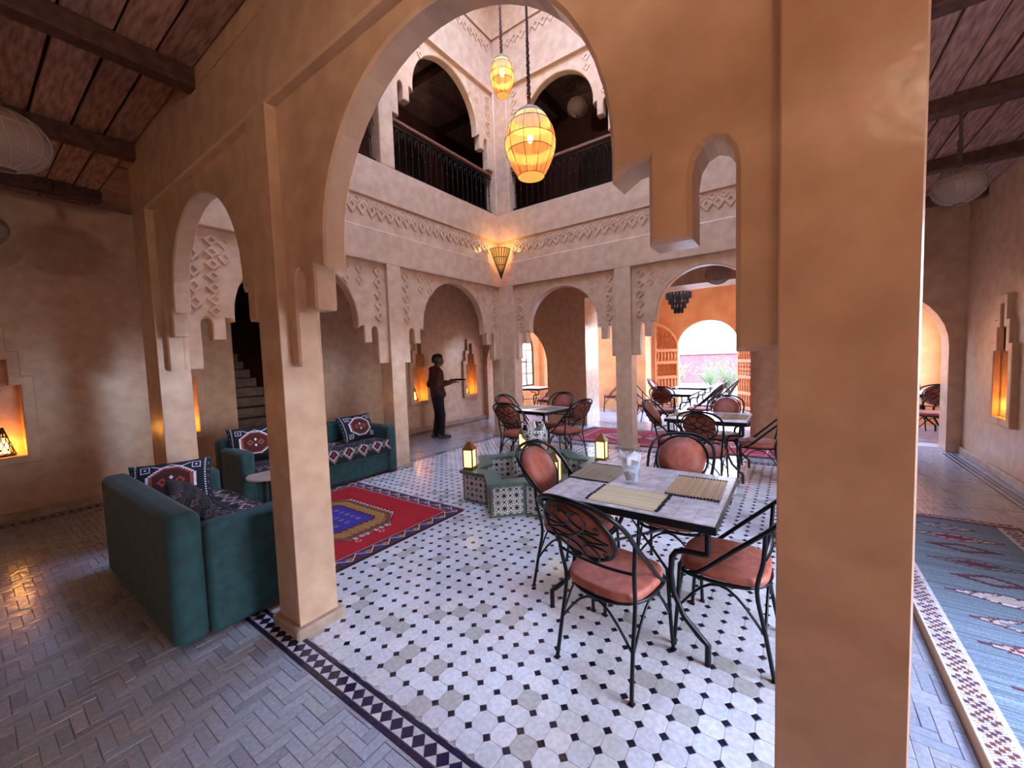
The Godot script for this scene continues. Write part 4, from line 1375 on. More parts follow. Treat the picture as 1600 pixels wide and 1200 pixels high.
# ---------------------------------------------------------------- balustrades, doors, window
func balustrade(label: String, o: Vector3, u: Vector3, a: float, b: float, d: float) -> void:
	var t := thing("balustrade", label, "railing", Vector3.ZERO, 0.0)
	var nn := u.cross(UP)
	var mb := Mb.new()
	mb.prism(PackedVector2Array([Vector2(a - 0.03, 5.235), Vector2(b + 0.03, 5.235), Vector2(b + 0.03, 5.285), Vector2(a - 0.03, 5.285)]), o, u, UP, d - 0.035, d + 0.035, 0.008, true, true)
	obj("handrail", mb, M.handrail, t)
	mb = Mb.new()
	mb.prism(rect2(a, b, 4.52, 4.545), o, u, UP, d - 0.012, d + 0.012)
	mb.prism(rect2(a, b, 5.17, 5.19), o, u, UP, d - 0.01, d + 0.01)
	obj("rail_bar", mb, M.iron, t)
	var n := int((b - a) / 0.125)
	var st := (b - a) / n
	var P := func(s: float, y: float) -> Vector3: return o + u * s + UP * y + nn * d
	for k in n:
		var s := a + st * (k + 0.5)
		var m1 := Mb.new()
		m1.tube([P.call(s, 4.46), P.call(s, 5.18)], 0.008, 6)
		var arc := []
		for i in 9: arc.append(P.call(s - st * 0.5 * cos(PI * i / 8.0), 5.02 + sin(PI * i / 8.0) * 0.13))
		m1.tube(arc, 0.005, 5)
		m1.pillow(P.call(s, 4.85), Vector3(0.016, 0.022, 0.016), 1.0, 1.0, Basis.IDENTITY, 8, 6)
		obj("baluster", m1, M.iron, t)

func arched_door(called: String, o: Vector3, u: Vector3, c: float, w: float, y0: float, spring: float) -> void:
	var mb := Mb.new()
	var inn := arch_prof(c - w, c + w, y0, spring, 14)
	var out := arch_prof(c - w - 0.1, c + w + 0.1, y0, spring, 14)
	var ring := out.duplicate()
	var rev := inn.duplicate()
	rev.reverse()
	ring.append_array(rev)
	mb.prism(ring, o, u, UP, -0.02, 0.04, 0.008)
	var d := struct(called, mb, M.plaster_shaded)  # frame colour carries the gallery shade too
	mb = Mb.new()
	mb.prism(inn, o, u, UP, 0.002, 0.015)
	var leaf := obj("door_leaf", mb, M.dark_wood, d)
	mb = Mb.new()
	for s in [-0.62, -0.02, 0.02, 0.62]:
		mb.prism(rect2(c + w * s - 0.02, c + w * s + 0.02, y0 + 0.05, spring), o, u, UP, 0.014, 0.03, 0.004)
	for y in [y0 + 0.1, y0 + 0.6, spring - 0.1]: mb.prism(rect2(c - w + 0.03, c + w - 0.03, y, y + 0.05), o, u, UP, 0.014, 0.028, 0.004)
	obj("door_rail", mb, M.dark_wood, leaf)

# carved, pierced leaf of the garden doorway; hinge at `a`, free edge at `b`
func carved_leaf(called: String, a: Vector3, b: Vector3) -> void:
	var L := a.distance_to(b)
	var u := (b - a).normalized()
	var top := func(s: float) -> float:
		var q := 0.83 - s
		return 1.72 + sqrt(maxf(0.0, 0.83 * 0.83 - q * q)) - 0.03
	var mb := Mb.new()
	# stiles, rails and the curved head
	mb.prism(rect2(0.0, 0.07, 0.02, top.call(0.03)), a, u, UP, -0.025, 0.025, 0.005, true, true)
	mb.prism(rect2(L - 0.07, L, 0.02, top.call(L)), a, u, UP, -0.025, 0.025, 0.005, true, true)
	var head := PackedVector2Array()
	for k in 13: head.append(Vector2(L * k / 12.0, top.call(L * k / 12.0)))
	for k in range(12, -1, -1): head.append(Vector2(L * k / 12.0, maxf(top.call(L * k / 12.0) - 0.09, 1.6)))
	mb.prism(head, a, u, UP, -0.025, 0.025)
	var rows := [0.02, 0.40, 0.46, 0.86, 0.92, 1.32, 1.38, 1.74, 1.80]
	for y in [0.02, 0.42, 0.86, 1.30, 1.66]: mb.prism(rect2(0.05, L - 0.05, y, y + 0.09), a, u, UP, -0.025, 0.025, 0.005, true, true)
	var d := struct(called, mb, M.carved)
	for r in 4:
		var y0: float = [0.11, 0.51, 0.95, 1.39][r]
		var y1: float = [0.42, 0.86, 1.30, 1.66][r]
		if r == 2:   # lattice panel
			for i in 5:
				for j in 3:
					obj("lattice_lozenge", lozenge(a, u, Vector2(0.14 + i * 0.138, y0 + 0.06 + j * 0.116), 0.069, 0.058, -0.012, 0.012, 0.45), M.carved, d)
		else:
			for i in 6:
				var sp := Mb.new()
				var h := y1 - y0
				var pr := []
				for k in 9:
					var f := k / 8.0
					pr.append(Vector2(0.013 + 0.02 * pow(sin(PI * f), 2.0) + 0.008 * absf(sin(PI * 3 * f)), h * f))
				sp.lathe(pr, 8, a + u * (0.13 + i * (L - 0.26) / 5.0) + UP * y0)
				obj("turned_spindle", sp, M.carved, d)
	for i in 4:
		for j in 3:
			var s := 0.18 + i * 0.17
			var y := 1.83 + j * 0.18
			if y + 0.1 < top.call(s) - 0.03: obj("lattice_lozenge", lozenge(a, u, Vector2(s, y), 0.08, 0.085, -0.012, 0.012, 0.4), M.carved, d)

func build_window() -> void:
	# steel window with an arched head in the dining room's west wall
	var o := Vector3(-7.06, 0, 0)
	var u := Vector3(0, 0, -1)
	var mb := Mb.new()
	var ring := arch_prof(9.55, 11.15, 0.72, 1.85, 18)
	var rev := arch_prof(9.59, 11.11, 0.76, 1.85, 18)
	rev.reverse()
	ring.append_array(rev)
	mb.prism(ring, o, u, UP, -0.02, 0.02)
	mb.prism(rect2(9.55, 11.15, 0.72, 0.76), o, u, UP, -0.02, 0.02)
	var w := struct("window_1", mb, M.dark_metal)
	mb = Mb.new()
	for s in [9.95, 10.35, 10.75]: mb.prism(rect2(s - 0.013, s + 0.013, 0.74, 1.9), o, u, UP, -0.015, 0.015)
	for y in [1.12, 1.5, 1.88]: mb.prism(rect2(9.57, 11.13, y - 0.013, y + 0.013), o, u, UP, -0.015, 0.015)
	for an in [0.2, 0.5, 0.8]:
		var e := Vector2(cos(PI * an), sin(PI * an))
		mb.tube([o + u * (10.35 + e.x * 0.18) + UP * (1.88 + e.y * 0.18), o + u * (10.35 + e.x * 0.78) + UP * (1.85 + e.y * 0.78)], 0.013, 6)
	var arc := []
	for k in 11: arc.append(o + u * (10.35 + cos(PI * k / 10.0) * 0.18) + UP * (1.88 + sin(PI * k / 10.0) * 0.18))
	mb.tube(arc, 0.013, 6)
	obj("glazing_bar", mb, M.dark_metal, w)
	for i in 4:
		for j in 3:
			mb = Mb.new()
			mb.prism(rect2(9.6 + i * 0.39, 9.94 + i * 0.39, [0.77, 1.14, 1.52][j], [1.1, 1.48, 1.86][j]), o, u, UP, -0.003, 0.003)
			obj("pane", mb, M.glass, w)
	mb = Mb.new()
	var fan := arch_prof(9.6, 11.1, 1.9, 1.9, 14, 0.72)
	mb.prism(fan, o, u, UP, -0.003, 0.003)
	obj("pane", mb, M.glass, w)

# ---------------------------------------------------------------- garden beyond the doorway
func shrub(label: String, at: Vector3, h: float, r: float, m: Material, seed_: int) -> void:
	var t := thing("garden_shrub", label, "shrub", at, 0.0, "sunlit shrubs in the garden")
	var rg := RandomNumberGenerator.new()
	rg.seed = seed_
	var mb := Mb.new()
	var lf := Mb.new()
	for k in 16:
		var an := rg.randf() * TAU
		var rr := r * sqrt(rg.randf())
		var tip := Vector3(cos(an) * rr, h * rg.randf_range(0.5, 1.0), sin(an) * rr)
		mb.tube([Vector3(cos(an) * 0.04, 0, sin(an) * 0.04), Vector3(tip.x * 0.4, tip.y * 0.55, tip.z * 0.4), tip], 0.012, 5, false, 0.004)
		for j in 46:
			var f := rg.randf_range(0.3, 1.05)
			var c := Vector3(tip.x * f * f, tip.y * f, tip.z * f * f) + Vector3(rg.randfn(0, 0.09), rg.randfn(0, 0.08), rg.randfn(0, 0.09))
			var d := Vector3(rg.randfn(), rg.randfn() + 0.4, rg.randfn()).normalized() * 0.07
			var sd := d.cross(Vector3(rg.randfn(), rg.randfn(), rg.randfn())).normalized() * 0.022
			var nn := d.cross(sd).normalized()
			lf.tri(c, c + d * 0.5 + sd, c + d, nn, nn, nn)
			lf.tri(c, c + d, c + d * 0.5 - sd, nn, nn, nn)
	obj("stem", mb, M.bark, t)
	var fo := obj("foliage", lf, m, t)
	fo.set_meta("kind", "stuff")

# ---------------------------------------------------------------- smooth bodies from tapered capsules (surface nets)
func sdf_mesh(bones: Array, k: float, cell: float) -> Mb:
	# bones: [a, b, ra, rb]
	var lo := Vector3(1e9, 1e9, 1e9)
	var hi := -lo
	for b in bones:
		for e in [[b[0], b[2]], [b[1], b[3]]]:
			lo = lo.min(e[0] - Vector3.ONE * (e[1] + cell * 3)); hi = hi.max(e[0] + Vector3.ONE * (e[1] + cell * 3))
	var nx := int((hi.x - lo.x) / cell) + 2
	var ny := int((hi.y - lo.y) / cell) + 2
	var nz := int((hi.z - lo.z) / cell) + 2
	var F := PackedFloat32Array()
	F.resize(nx * ny * nz)
	F.fill(1.0)
	for b in bones:
		var a: Vector3 = b[0]; var e: Vector3 = b[1] - b[0]
		var ra: float = b[2]; var rb: float = b[3]
		var ee := maxf(e.length_squared(), 1e-9)
		var mr := maxf(ra, rb) + cell * 2.5 + k
		var l := (a.min(b[1]) - Vector3.ONE * mr - lo) / cell
		var h := (a.max(b[1]) + Vector3.ONE * mr - lo) / cell
		for z in range(maxi(0, int(l.z)), mini(nz, int(h.z) + 1)):
			for y in range(maxi(0, int(l.y)), mini(ny, int(h.y) + 1)):
				for x in range(maxi(0, int(l.x)), mini(nx, int(h.x) + 1)):
					var p := lo + Vector3(x, y, z) * cell - a
					var t := clampf(p.dot(e) / ee, 0.0, 1.0)
					var d := (p - e * t).length() - lerpf(ra, rb, t)
					var i := (z * ny + y) * nx + x
					var o := F[i]
					var hh := clampf(0.5 + 0.5 * (o - d) / k, 0.0, 1.0)
					F[i] = lerpf(o, d, hh) - k * hh * (1.0 - hh)
	var V := {}
	var mb := Mb.new()
	for z in nz - 1:
		for y in ny - 1:
			for x in nx - 1:
				var base := (z * ny + y) * nx + x
				var f0 := F[base]
				if f0 > cell * 3.0: continue
				var cn := [f0, F[base + 1], F[base + nx], F[base + nx + 1], F[base + nx * ny], F[base + nx * ny + 1], F[base + nx * ny + nx], F[base + nx * ny + nx + 1]]
				var neg := 0
				for q in cn: if q < 0.0: neg += 1
				if neg == 0 or neg == 8: continue
				var s := Vector3.ZERO
				var c := 0
				for ed in [[0, 1], [2, 3], [4, 5], [6, 7], [0, 2], [1, 3], [4, 6], [5, 7], [0, 4], [1, 5], [2, 6], [3, 7]]:
					var A: float = cn[ed[0]]; var B: float = cn[ed[1]]
					if (A < 0.0) != (B < 0.0):
						var t := A / (A - B)
						var pa := Vector3(ed[0] & 1, (ed[0] >> 1) & 1, ed[0] >> 2); var pb := Vector3(ed[1] & 1, (ed[1] >> 1) & 1, ed[1] >> 2)
						s += pa.lerp(pb, t); c += 1
				var g := Vector3(cn[1] + cn[3] + cn[5] + cn[7] - cn[0] - cn[2] - cn[4] - cn[6], cn[2] + cn[3] + cn[6] + cn[7] - cn[0] - cn[1] - cn[4] - cn[5], cn[4] + cn[5] + cn[6] + cn[7] - cn[0] - cn[1] - cn[2] - cn[3]).normalized()
				V[base] = [lo + (Vector3(x, y, z) + s / c) * cell, g]
	for key in V:
		var x: int = key % nx
		var y: int = (key / nx) % ny
		var z: int = key / (nx * ny)
		if x == 0 or y == 0 or z == 0: continue
		var f0 := F[key]
		for ax in 3:
			var st: int = [1, nx, nx * ny][ax]
			if (f0 < 0.0) == (F[key + st] < 0.0): continue
			var s1: int = [nx, nx * ny, 1][ax]
			var s2: int = [nx * ny, 1, nx][ax]
			if not (V.has(key - s1) and V.has(key - s2) and V.has(key - s1 - s2)): continue
			var a = V[key]; var b = V[key - s1]; var c = V[key - s1 - s2]; var d = V[key - s2]
			mb.squad(a[0], b[0], c[0], d[0], a[1], b[1], c[1], d[1])
	return mb

func v3(x: float, y: float, z: float) -> Vector3:
	return Vector3(x, y, z)

func build_person() -> void:
	# standing, seen from behind, head turned to his left, a flat tray held ahead in both hands; faces local +z
	var t := thing("person", "man in brown hooded jacket and dark jeans standing by the niches holding a tray", "person", Vector3(-6.06, 0, -5.82), deg_to_rad(153.0))
	# bare skin: head, neck, forearm ends and hands
	var B := []
	var hc := v3(0.015, 1.625, 0.045)
	B.append([v3(0, 1.43, 0.0), v3(0.008, 1.55, 0.02), 0.055, 0.052])
	var m := sdf_mesh([[hc + v3(0, 0.02, -0.02), hc + v3(0, 0.02, 0.02), 0.088, 0.086], [hc + v3(0.0, -0.03, 0.02), hc + v3(0.005, -0.075, 0.06), 0.072, 0.036], [hc + v3(0, -0.06, 0.0), v3(0.0, 1.44, -0.01), 0.055, 0.058],
		[hc + v3(0.003, 0.005, 0.10), hc + v3(0.004, -0.022, 0.118), 0.010, 0.015], [hc + v3(0, -0.048, 0.098), hc + v3(0.0, -0.05, 0.1), 0.016, 0.016], [hc + v3(-0.03, 0.03, 0.083), hc + v3(0.03, 0.03, 0.083), 0.018, 0.018],
		[hc + v3(0.084, 0.0, -0.005), hc + v3(0.09, -0.03, -0.002), 0.016, 0.011], [hc + v3(-0.084, 0.0, -0.005), hc + v3(-0.09, -0.03, -0.002), 0.016, 0.011]], 0.02, 0.008)
	for s in [-1.0, 1.0]:
		var w := v3(0.13 * s, 1.17, 0.30)     # wrist
		var hb := [[v3(0.17 * s, 1.15, 0.22), w, 0.034, 0.026], [w, w + v3(-0.03 * s, 0.0, 0.05), 0.026, 0.03], [w + v3(-0.01 * s, 0, 0.03), w + v3(-0.045 * s, 0.0, 0.075), 0.02, 0.02]]
		for fi in 4:
			var fb := w + v3((-0.055 + fi * 0.019) * s, -0.004, 0.085 + 0.004 * fi)
			hb.append([fb, fb + v3(-0.004 * s, -0.014, 0.034), 0.0095, 0.009])
			hb.append([fb + v3(-0.004 * s, -0.014, 0.034), fb + v3(-0.012 * s, -0.004, 0.058 - 0.004 * absf(fi - 1.5)), 0.009, 0.0075])
		hb.append([w + v3(-0.03 * s, 0.012, 0.02), w + v3(-0.06 * s, 0.026, 0.055), 0.012, 0.01])
		hb.append([w + v3(-0.06 * s, 0.026, 0.055), w + v3(-0.07 * s, 0.024, 0.085), 0.01, 0.008])
		var hm := sdf_mesh(hb, 0.012, 0.005)
		m.v.append_array(hm.v); m.n.append_array(hm.n); m.c.append_array(hm.c); m.t.append_array(hm.t)
	# the trunk and legs under the clothes join it all into one figure
	var core := sdf_mesh([[v3(0, 1.0, 0), v3(0, 1.42, -0.01), 0.1, 0.11], [v3(-0.15, 1.4, 0), v3(0.15, 1.4, 0), 0.06, 0.06], [v3(-0.19, 1.36, 0), v3(-0.23, 1.12, -0.06), 0.04, 0.035], [v3(0.19, 1.36, 0), v3(0.23, 1.12, -0.06), 0.04, 0.035],
		[v3(-0.23, 1.12, -0.06), v3(-0.13, 1.17, 0.3), 0.034, 0.026], [v3(0.23, 1.12, -0.06), v3(0.13, 1.17, 0.3), 0.034, 0.026],
		[v3(-0.085, 0.93, 0), v3(-0.085, 0.5, 0.05), 0.075, 0.045], [v3(-0.085, 0.5, 0.05), v3(-0.085, 0.09, 0.03), 0.045, 0.035], [v3(0.085, 0.93, 0), v3(0.09, 0.5, 0.02), 0.075, 0.045], [v3(0.09, 0.5, 0.02), v3(0.09, 0.09, -0.06), 0.045, 0.035], [v3(0, 1.42, 0), v3(0.005, 1.54, 0.02), 0.06, 0.05]], 0.03, 0.018)
	m.v.append_array(core.v); m.n.append_array(core.n); m.c.append_array(core.c); m.t.append_array(core.t)
	obj("body", m, M.skin, t)
	# hair
	obj("hair", sdf_mesh([[hc + v3(0, 0.045, -0.035), hc + v3(0, 0.062, 0.02), 0.092, 0.08], [hc + v3(-0.02, 0.0, -0.06), hc + v3(0.02, 0.0, -0.06), 0.066, 0.066], [hc + v3(0, 0.075, 0.05), hc + v3(0, 0.085, 0.07), 0.045, 0.03]], 0.02, 0.008), M.hair, t)
	# jacket with hood, sleeves pushed to the wrist
	var J := [[v3(0, 0.92, 0.0), v3(0, 1.12, 0.0), 0.135, 0.14], [v3(-0.07, 0.93, 0), v3(-0.07, 1.3, -0.01), 0.115, 0.135], [v3(0.07, 0.93, 0), v3(0.07, 1.3, -0.01), 0.115, 0.135], [v3(-0.13, 1.385, -0.01), v3(0.13, 1.385, -0.01), 0.085, 0.085],
		[v3(-0.185, 1.375, 0), v3(-0.245, 1.12, -0.08), 0.077, 0.062], [v3(0.185, 1.375, 0), v3(0.245, 1.12, -0.08), 0.077, 0.062],
		[v3(-0.245, 1.12, -0.08), v3(-0.15, 1.16, 0.24), 0.062, 0.043], [v3(0.245, 1.12, -0.08), v3(0.15, 1.16, 0.24), 0.062, 0.043],
		[v3(-0.06, 1.445, -0.085), v3(0.06, 1.445, -0.085), 0.06, 0.06], [v3(-0.07, 1.45, -0.03), v3(-0.05, 1.45, 0.04), 0.05, 0.035], [v3(0.07, 1.45, -0.03), v3(0.05, 1.45, 0.04), 0.05, 0.035],
		[v3(-0.1, 0.93, 0.06), v3(0.1, 0.93, 0.06), 0.09, 0.09]]
	obj("jacket", sdf_mesh(J, 0.05, 0.014), M.jacket, t)
	var TR := [[v3(-0.085, 0.93, 0.0), v3(-0.085, 0.80, 0.0), 0.105, 0.1], [v3(0.085, 0.93, 0), v3(0.085, 0.8, 0), 0.105, 0.1], [v3(-0.085, 0.8, 0), v3(-0.085, 0.5, 0.05), 0.098, 0.07], [v3(-0.085, 0.5, 0.05), v3(-0.085, 0.075, 0.03), 0.068, 0.06],
		[v3(0.085, 0.8, 0), v3(0.09, 0.5, 0.02), 0.098, 0.07], [v3(0.09, 0.5, 0.02), v3(0.09, 0.075, -0.06), 0.068, 0.06], [v3(0, 0.88, -0.04), v3(0, 0.84, -0.04), 0.1, 0.09]]
	obj("trousers", sdf_mesh(TR, 0.025, 0.014), M.jeans, t)
	for s in [[-0.088, 0.03], [0.092, -0.06]]:
		var sh := sdf_mesh([[v3(s[0], 0.05, s[1] - 0.04), v3(s[0], 0.045, s[1] + 0.08), 0.048, 0.044], [v3(s[0], 0.04, s[1] + 0.08), v3(s[0], 0.034, s[1] + 0.17), 0.044, 0.034], [v3(s[0], 0.09, s[1] - 0.02), v3(s[0], 0.07, s[1] + 0.02), 0.045, 0.045]], 0.02, 0.01)
		sh.box(v3(s[0], 0.008, s[1] + 0.06), v3(0.085, 0.016, 0.27), 0.006)
		obj("shoe", sh, M.shoe, t)
	# the tray rests on his palms and is a thing of its own
	var tr := Mb.new()
	tr.box(Vector3.ZERO, Vector3(0.34, 0.012, 0.24), 0.004)
	for q in [[0, 0.115, 0.34, 0.01], [0, -0.115, 0.34, 0.01]]: tr.box(Vector3(0, 0.012, q[1]), Vector3(q[2], 0.018, q[3]), 0.003)
	for q in [-0.165, 0.165]: tr.box(Vector3(q, 0.012, 0), Vector3(0.01, 0.018, 0.24), 0.003)
	var tro := obj("tray", tr, M.black_glaze)
	tro.transform = Transform3D(Basis(UP, t.rotation.y), t.position + Basis(UP, t.rotation.y) * Vector3(0, 1.198, 0.45))
	tag(tro, "flat dark tray carried in the hands of the standing man", "tray")

# ---------------------------------------------------------------- woven and glazed patterns
func img(w: int, h: int, c: Color) -> Image:
	var im := Image.create(w, h, false, Image.FORMAT_RGBA8)
	im.fill(c)
	return im

func dia(im: Image, cx: int, cy: int, rx: float, ry: float, c: Color, inner := 0.0) -> void:
	for y in range(int(cy - ry), int(cy + ry) + 1):
		for x in range(int(cx - rx), int(cx + rx) + 1):
			if x < 0 or y < 0 or x >= im.get_width() or y >= im.get_height(): continue
			var q := absf(x - cx) / rx + absf(y - cy) / ry
			if q <= 1.0 and q >= inner: im.set_pixel(x, y, c)

func grain(im: Image, a: float, s: int, thread := 0) -> void:
	var r := RandomNumberGenerator.new()
	r.seed = s
	for y in im.get_height():
		var row := 1.0 + r.randf_range(-a, a) * (1.0 if thread else 0.0)
		for x in im.get_width():
			var f := row * (1.0 + r.randf_range(-a, a))
			var c := im.get_pixel(x, y)
			im.set_pixel(x, y, Color(minf(c.r * f, 1), minf(c.g * f, 1), minf(c.b * f, 1)))

func tex_cushion() -> Image:
	var k := Color(0.07, 0.07, 0.095)
	var im := img(256, 192, k)
	var w := Color(0.86, 0.86, 0.88); var o := Color(0.62, 0.27, 0.15); var br := Color(0.27, 0.11, 0.08)
	# big stepped hexagon in the middle with rust field
	for y in 192:
		for x in 256:
			var dx := absf(x - 128); var dy := absf(y - 96)
			var st := floorf(dy / 6.0) * 6.0
			var q := dx + maxf(0.0, st - 24.0) * 1.35
			if q < 78 and dy < 66:
				if q > 68 or dy > 60: im.set_pixel(x, y, w)
				elif q > 56 or dy > 52: im.set_pixel(x, y, o)
				else: im.set_pixel(x, y, br)
	for s in [-1, 1]:
		dia(im, 128 + s * 26, 96, 17, 17, o, 0.45)
		dia(im, 128, 96 + s * 16, 7, 9, w)
		for t in [-1, 1]:
			for y in range(-15, 16):
				for x in range(-18, 19):
					var q := maxi(absi(x), absi(y))
					if (q >= 12 and q <= 14) or q < 4: im.set_pixel(128 + s * 78 + x, 96 + t * 62 + y, w)
		for y in 192:   # chains of white beads near the ends
			if (y / 5) % 2 == 0:
				for x in 6: im.set_pixel(128 + s * 108 + x - 3, y, w)
			if (y / 9) % 3 == 0:
				for x in 4: im.set_pixel(128 + s * 120 + x - 2, y, Color(0.4, 0.42, 0.45))
	for i in 62:
		for j in 4:
			im.set_pixel(128 - 60 + i, clampi(34 - absi(i - 31) / 2 + j, 0, 191), w)
			im.set_pixel(128 + i, clampi(34 - absi(i - 31) / 2 + j, 0, 191), w)
	grain(im, 0.2, 3)
	return im

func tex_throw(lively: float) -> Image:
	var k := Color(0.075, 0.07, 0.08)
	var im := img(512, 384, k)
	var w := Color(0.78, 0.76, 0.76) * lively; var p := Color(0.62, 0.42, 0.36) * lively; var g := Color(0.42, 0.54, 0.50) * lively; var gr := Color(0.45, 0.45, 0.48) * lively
	for band in 6:
		var y0 := band * 64
		if band % 2 == 0:
			for i in 8:
				var cx := 32 + i * 64
				dia(im, cx, y0 + 32, 30, 30, p, 0.84); dia(im, cx, y0 + 32, 22, 22, w, 0.8); dia(im, cx, y0 + 32, 9, 9, Color(0.45, 0.08, 0.06))
				dia(im, cx + 32, y0 + 32, 13, 13, g, 0.7)
		else:
			for x in 512:
				for dy in 4:
					var zy := y0 + 32 + int(absf((x % 48) - 24.0)) - 12
					im.set_pixel(x, clampi(zy + dy, 0, 383), w if (x / 4) % 2 == 0 else gr)
					im.set_pixel(x, clampi(zy + dy - 20, 0, 383), p)
				if (x / 6) % 2 == 0:
					for dy in 3:
						im.set_pixel(x, clampi(y0 + 3 + dy, 0, 383), gr); im.set_pixel(x, clampi(y0 + 58 + dy, 0, 383), gr)
	for c in [0, 1, 2, 3]:   # a cross band
		pass
	grain(im, 0.25, 5)
	return im

func tex_red_rug() -> Image:
	# u across x (west to east), v along z (north to south)
	var W := 640; var H := 560
	var red := Color(0.66, 0.045, 0.085)
	var im := img(W, H, red)
	var navy := Color(0.17, 0.16, 0.40); var cream := Color(0.80, 0.72, 0.66); var gold := Color(0.66, 0.46, 0.20); var mar := Color(0.36, 0.06, 0.11); var dk := Color(0.22, 0.10, 0.16)
	var b := 46
	for y in H:
		for x in W:
			var e := mini(mini(x, W - 1 - x), mini(y, H - 1 - y))
			if e < 5: im.set_pixel(x, y, mar)
			elif e < b - 5:
				var al := x if mini(y, H - 1 - y) < mini(x, W - 1 - x) else y
				var ph := al % 56
				var cc := dk if (al / 28) % 2 == 0 else navy
				var zz := b / 2 + (absf(ph - 28) - 14) * 1.0
				if absf(e - zz) < 2.2: cc = cream
				elif absf(e - b / 2) < 7 and ph > 20 and ph < 36: cc = gold
				elif (ph * 7 + e * 13) % 29 < 6: cc = mar.lerp(gold, 0.4)
				im.set_pixel(x, y, cc)
			elif e < b: im.set_pixel(x, y, mar if e < b - 2 else cream)
	# hexagonal stepped medallion
	var cx := W / 2; var cy := H / 2
	for y in range(60, H - 60):
		for x in range(60, W - 60):
			var dx := absf(x - cx) / 190.0; var dy := absf(y - cy) / 150.0
			var q := maxf(dy, dx * 0.86 + maxf(0.0, dy - 0.45) * 0.75)
			q += 0.035 * (1.0 if int(absf(x - cx) / 10 + absf(y - cy) / 10) % 2 == 0 else 0.0)
			if q < 0.5: im.set_pixel(x, y, navy.lerp(Color(0.22, 0.18, 0.60), 0.6))
			elif q < 0.56: im.set_pixel(x, y, mar)
			elif q < 0.76: im.set_pixel(x, y, gold if int(x / 5 + y / 7) % 3 else gold * 0.75)
			elif q < 0.88: im.set_pixel(x, y, Color(0.44, 0.23, 0.13))
			elif q < 0.915: im.set_pixel(x, y, cream)
			elif q < 0.95 and int(absf(x - cx) / 14 + absf(y - cy) / 14) % 2 == 0: im.set_pixel(x, y, mar)
	for i in range(-2, 3):
		for j in range(-1, 2): dia(im, cx + i * 32, cy + j * 40, 9, 11, gold if (i + j) % 2 else Color(0.5, 0.42, 0.45), 0.3)
	for s in [-1, 1]:
		for i in 4:
			dia(im, cx + s * (196 + (i % 2) * 20), cy - 60 + i * 40, 12, 10, cream, 0.72)
	grain(im, 0.13, 7, 1)
	return im

func tex_back_rug() -> Image:
	var im := img(512, 320, Color(0.62, 0.12, 0.17))
	var cr := Color(0.75, 0.58, 0.55); var dk := Color(0.34, 0.07, 0.12); var pk := Color(0.70, 0.30, 0.32)
	for y in 320:
		for x in 512:
			var e := mini(mini(x, 511 - x), mini(y, 319 - y))
			if e < 10: im.set_pixel(x, y, dk)
			elif e < 34: im.set_pixel(x, y, dk if ((x + y) / 9) % 3 == 0 else pk)
			elif e < 38: im.set_pixel(x, y, cr)
	for c in [130, 256, 382]:
		dia(im, c, 160, 74, 84, dk, 0.9); dia(im, c, 160, 66, 74, cr, 0.72); dia(im, c, 160, 40, 46, pk, 0.3); dia(im, c, 160, 16, 18, cr)
	for i in 40:
		dia(im, 48 + (i * 97) % 416, 48 + (i * 61) % 224, 6, 6, cr if i % 2 else dk, 0.3)
	grain(im, 0.15, 9, 1)
	return im

func tex_kilim() -> Image:
	# u across x, v along z from the far end to the near end
	var W := 320; var H := 1280
	var bl := Color(0.44, 0.49, 0.52)
	var im := img(W, H, bl)
	var wh := Color(0.80, 0.76, 0.76); var mr := Color(0.36, 0.19, 0.23); var md := Color(0.52, 0.14, 0.26); var sand := Color(0.74, 0.67, 0.61); var gl := Color(0.45, 0.50, 0.51)
	var r := RandomNumberGenerator.new()
	r.seed = 11
	for y in H:
		var st := r.randf_range(-0.06, 0.06)
		for x in W: im.set_pixel(x, y, Color(bl.r + st, bl.g + st * 1.1, bl.b + st * 1.2))
	var b := 44
	for y in H:
		for x in b:
			var ce := (x - 7) / 6
			var ro := y / 6
			var ph := absi(ro % 8 - 4)
			var c := wh
			if x > 6 and x < b - 7 and (ce + ro) % 2 == 0 and absi(ce - 2) <= ph + 1 and not (ro % 8 == 0 and ce % 2 == 0):
				c = mr if (ro / 4) % 2 == 0 else Color(0.40, 0.22, 0.18)
			elif x > 6 and x < b - 7 and (x * 3 + y * 5) % 19 < 3: c = mr
			if x < 2: c = Color(0.10, 0.05, 0.05)
			im.set_pixel(x, y, c); im.set_pixel(W - 1 - x, y, c)
	for y in 26:
		for x in W: im.set_pixel(x, y, mr if (x / 9 + y / 6) % 2 == 0 else (wh if y < 16 else md))
	# rows of flat lozenges, each drawn with stepped sides
	var rows := [[80, sand, bl, 60.0], [150, sand, md, 92.0], [215, mr, gl, 70.0], [300, gl, mr, 86.0], [375, mr, gl, 64.0], [450, wh, sand, 92.0], [540, sand, bl, 80.0], [620, sand, md, 92.0], [720, gl, mr, 86.0], [820, wh, sand, 92.0], [920, sand, md, 92.0], [1020, gl, mr, 80.0], [1120, sand, md, 92.0], [1210, mr, gl, 70.0]]
	for q in rows:
		for k in 3:
			var f: float = [1.0, 0.82, 0.52][k]
			var c: Color = [mr, q[1], q[2]][k]
			for y in range(-24, 25):
				var sy := int(y / 4) * 4
				var half: float = q[3] * f - absf(sy) * q[3] / 24.0
				if half <= 0: continue
				for x in range(-int(half), int(half)):
					if k == 1 and (x / 5 + y / 4) % 5 == 0: continue
					im.set_pixel(clampi(W / 2 + x, 0, W - 1), clampi(q[0] + y, 0, H - 1), c)
	grain(im, 0.16, 13, 1)
	return im

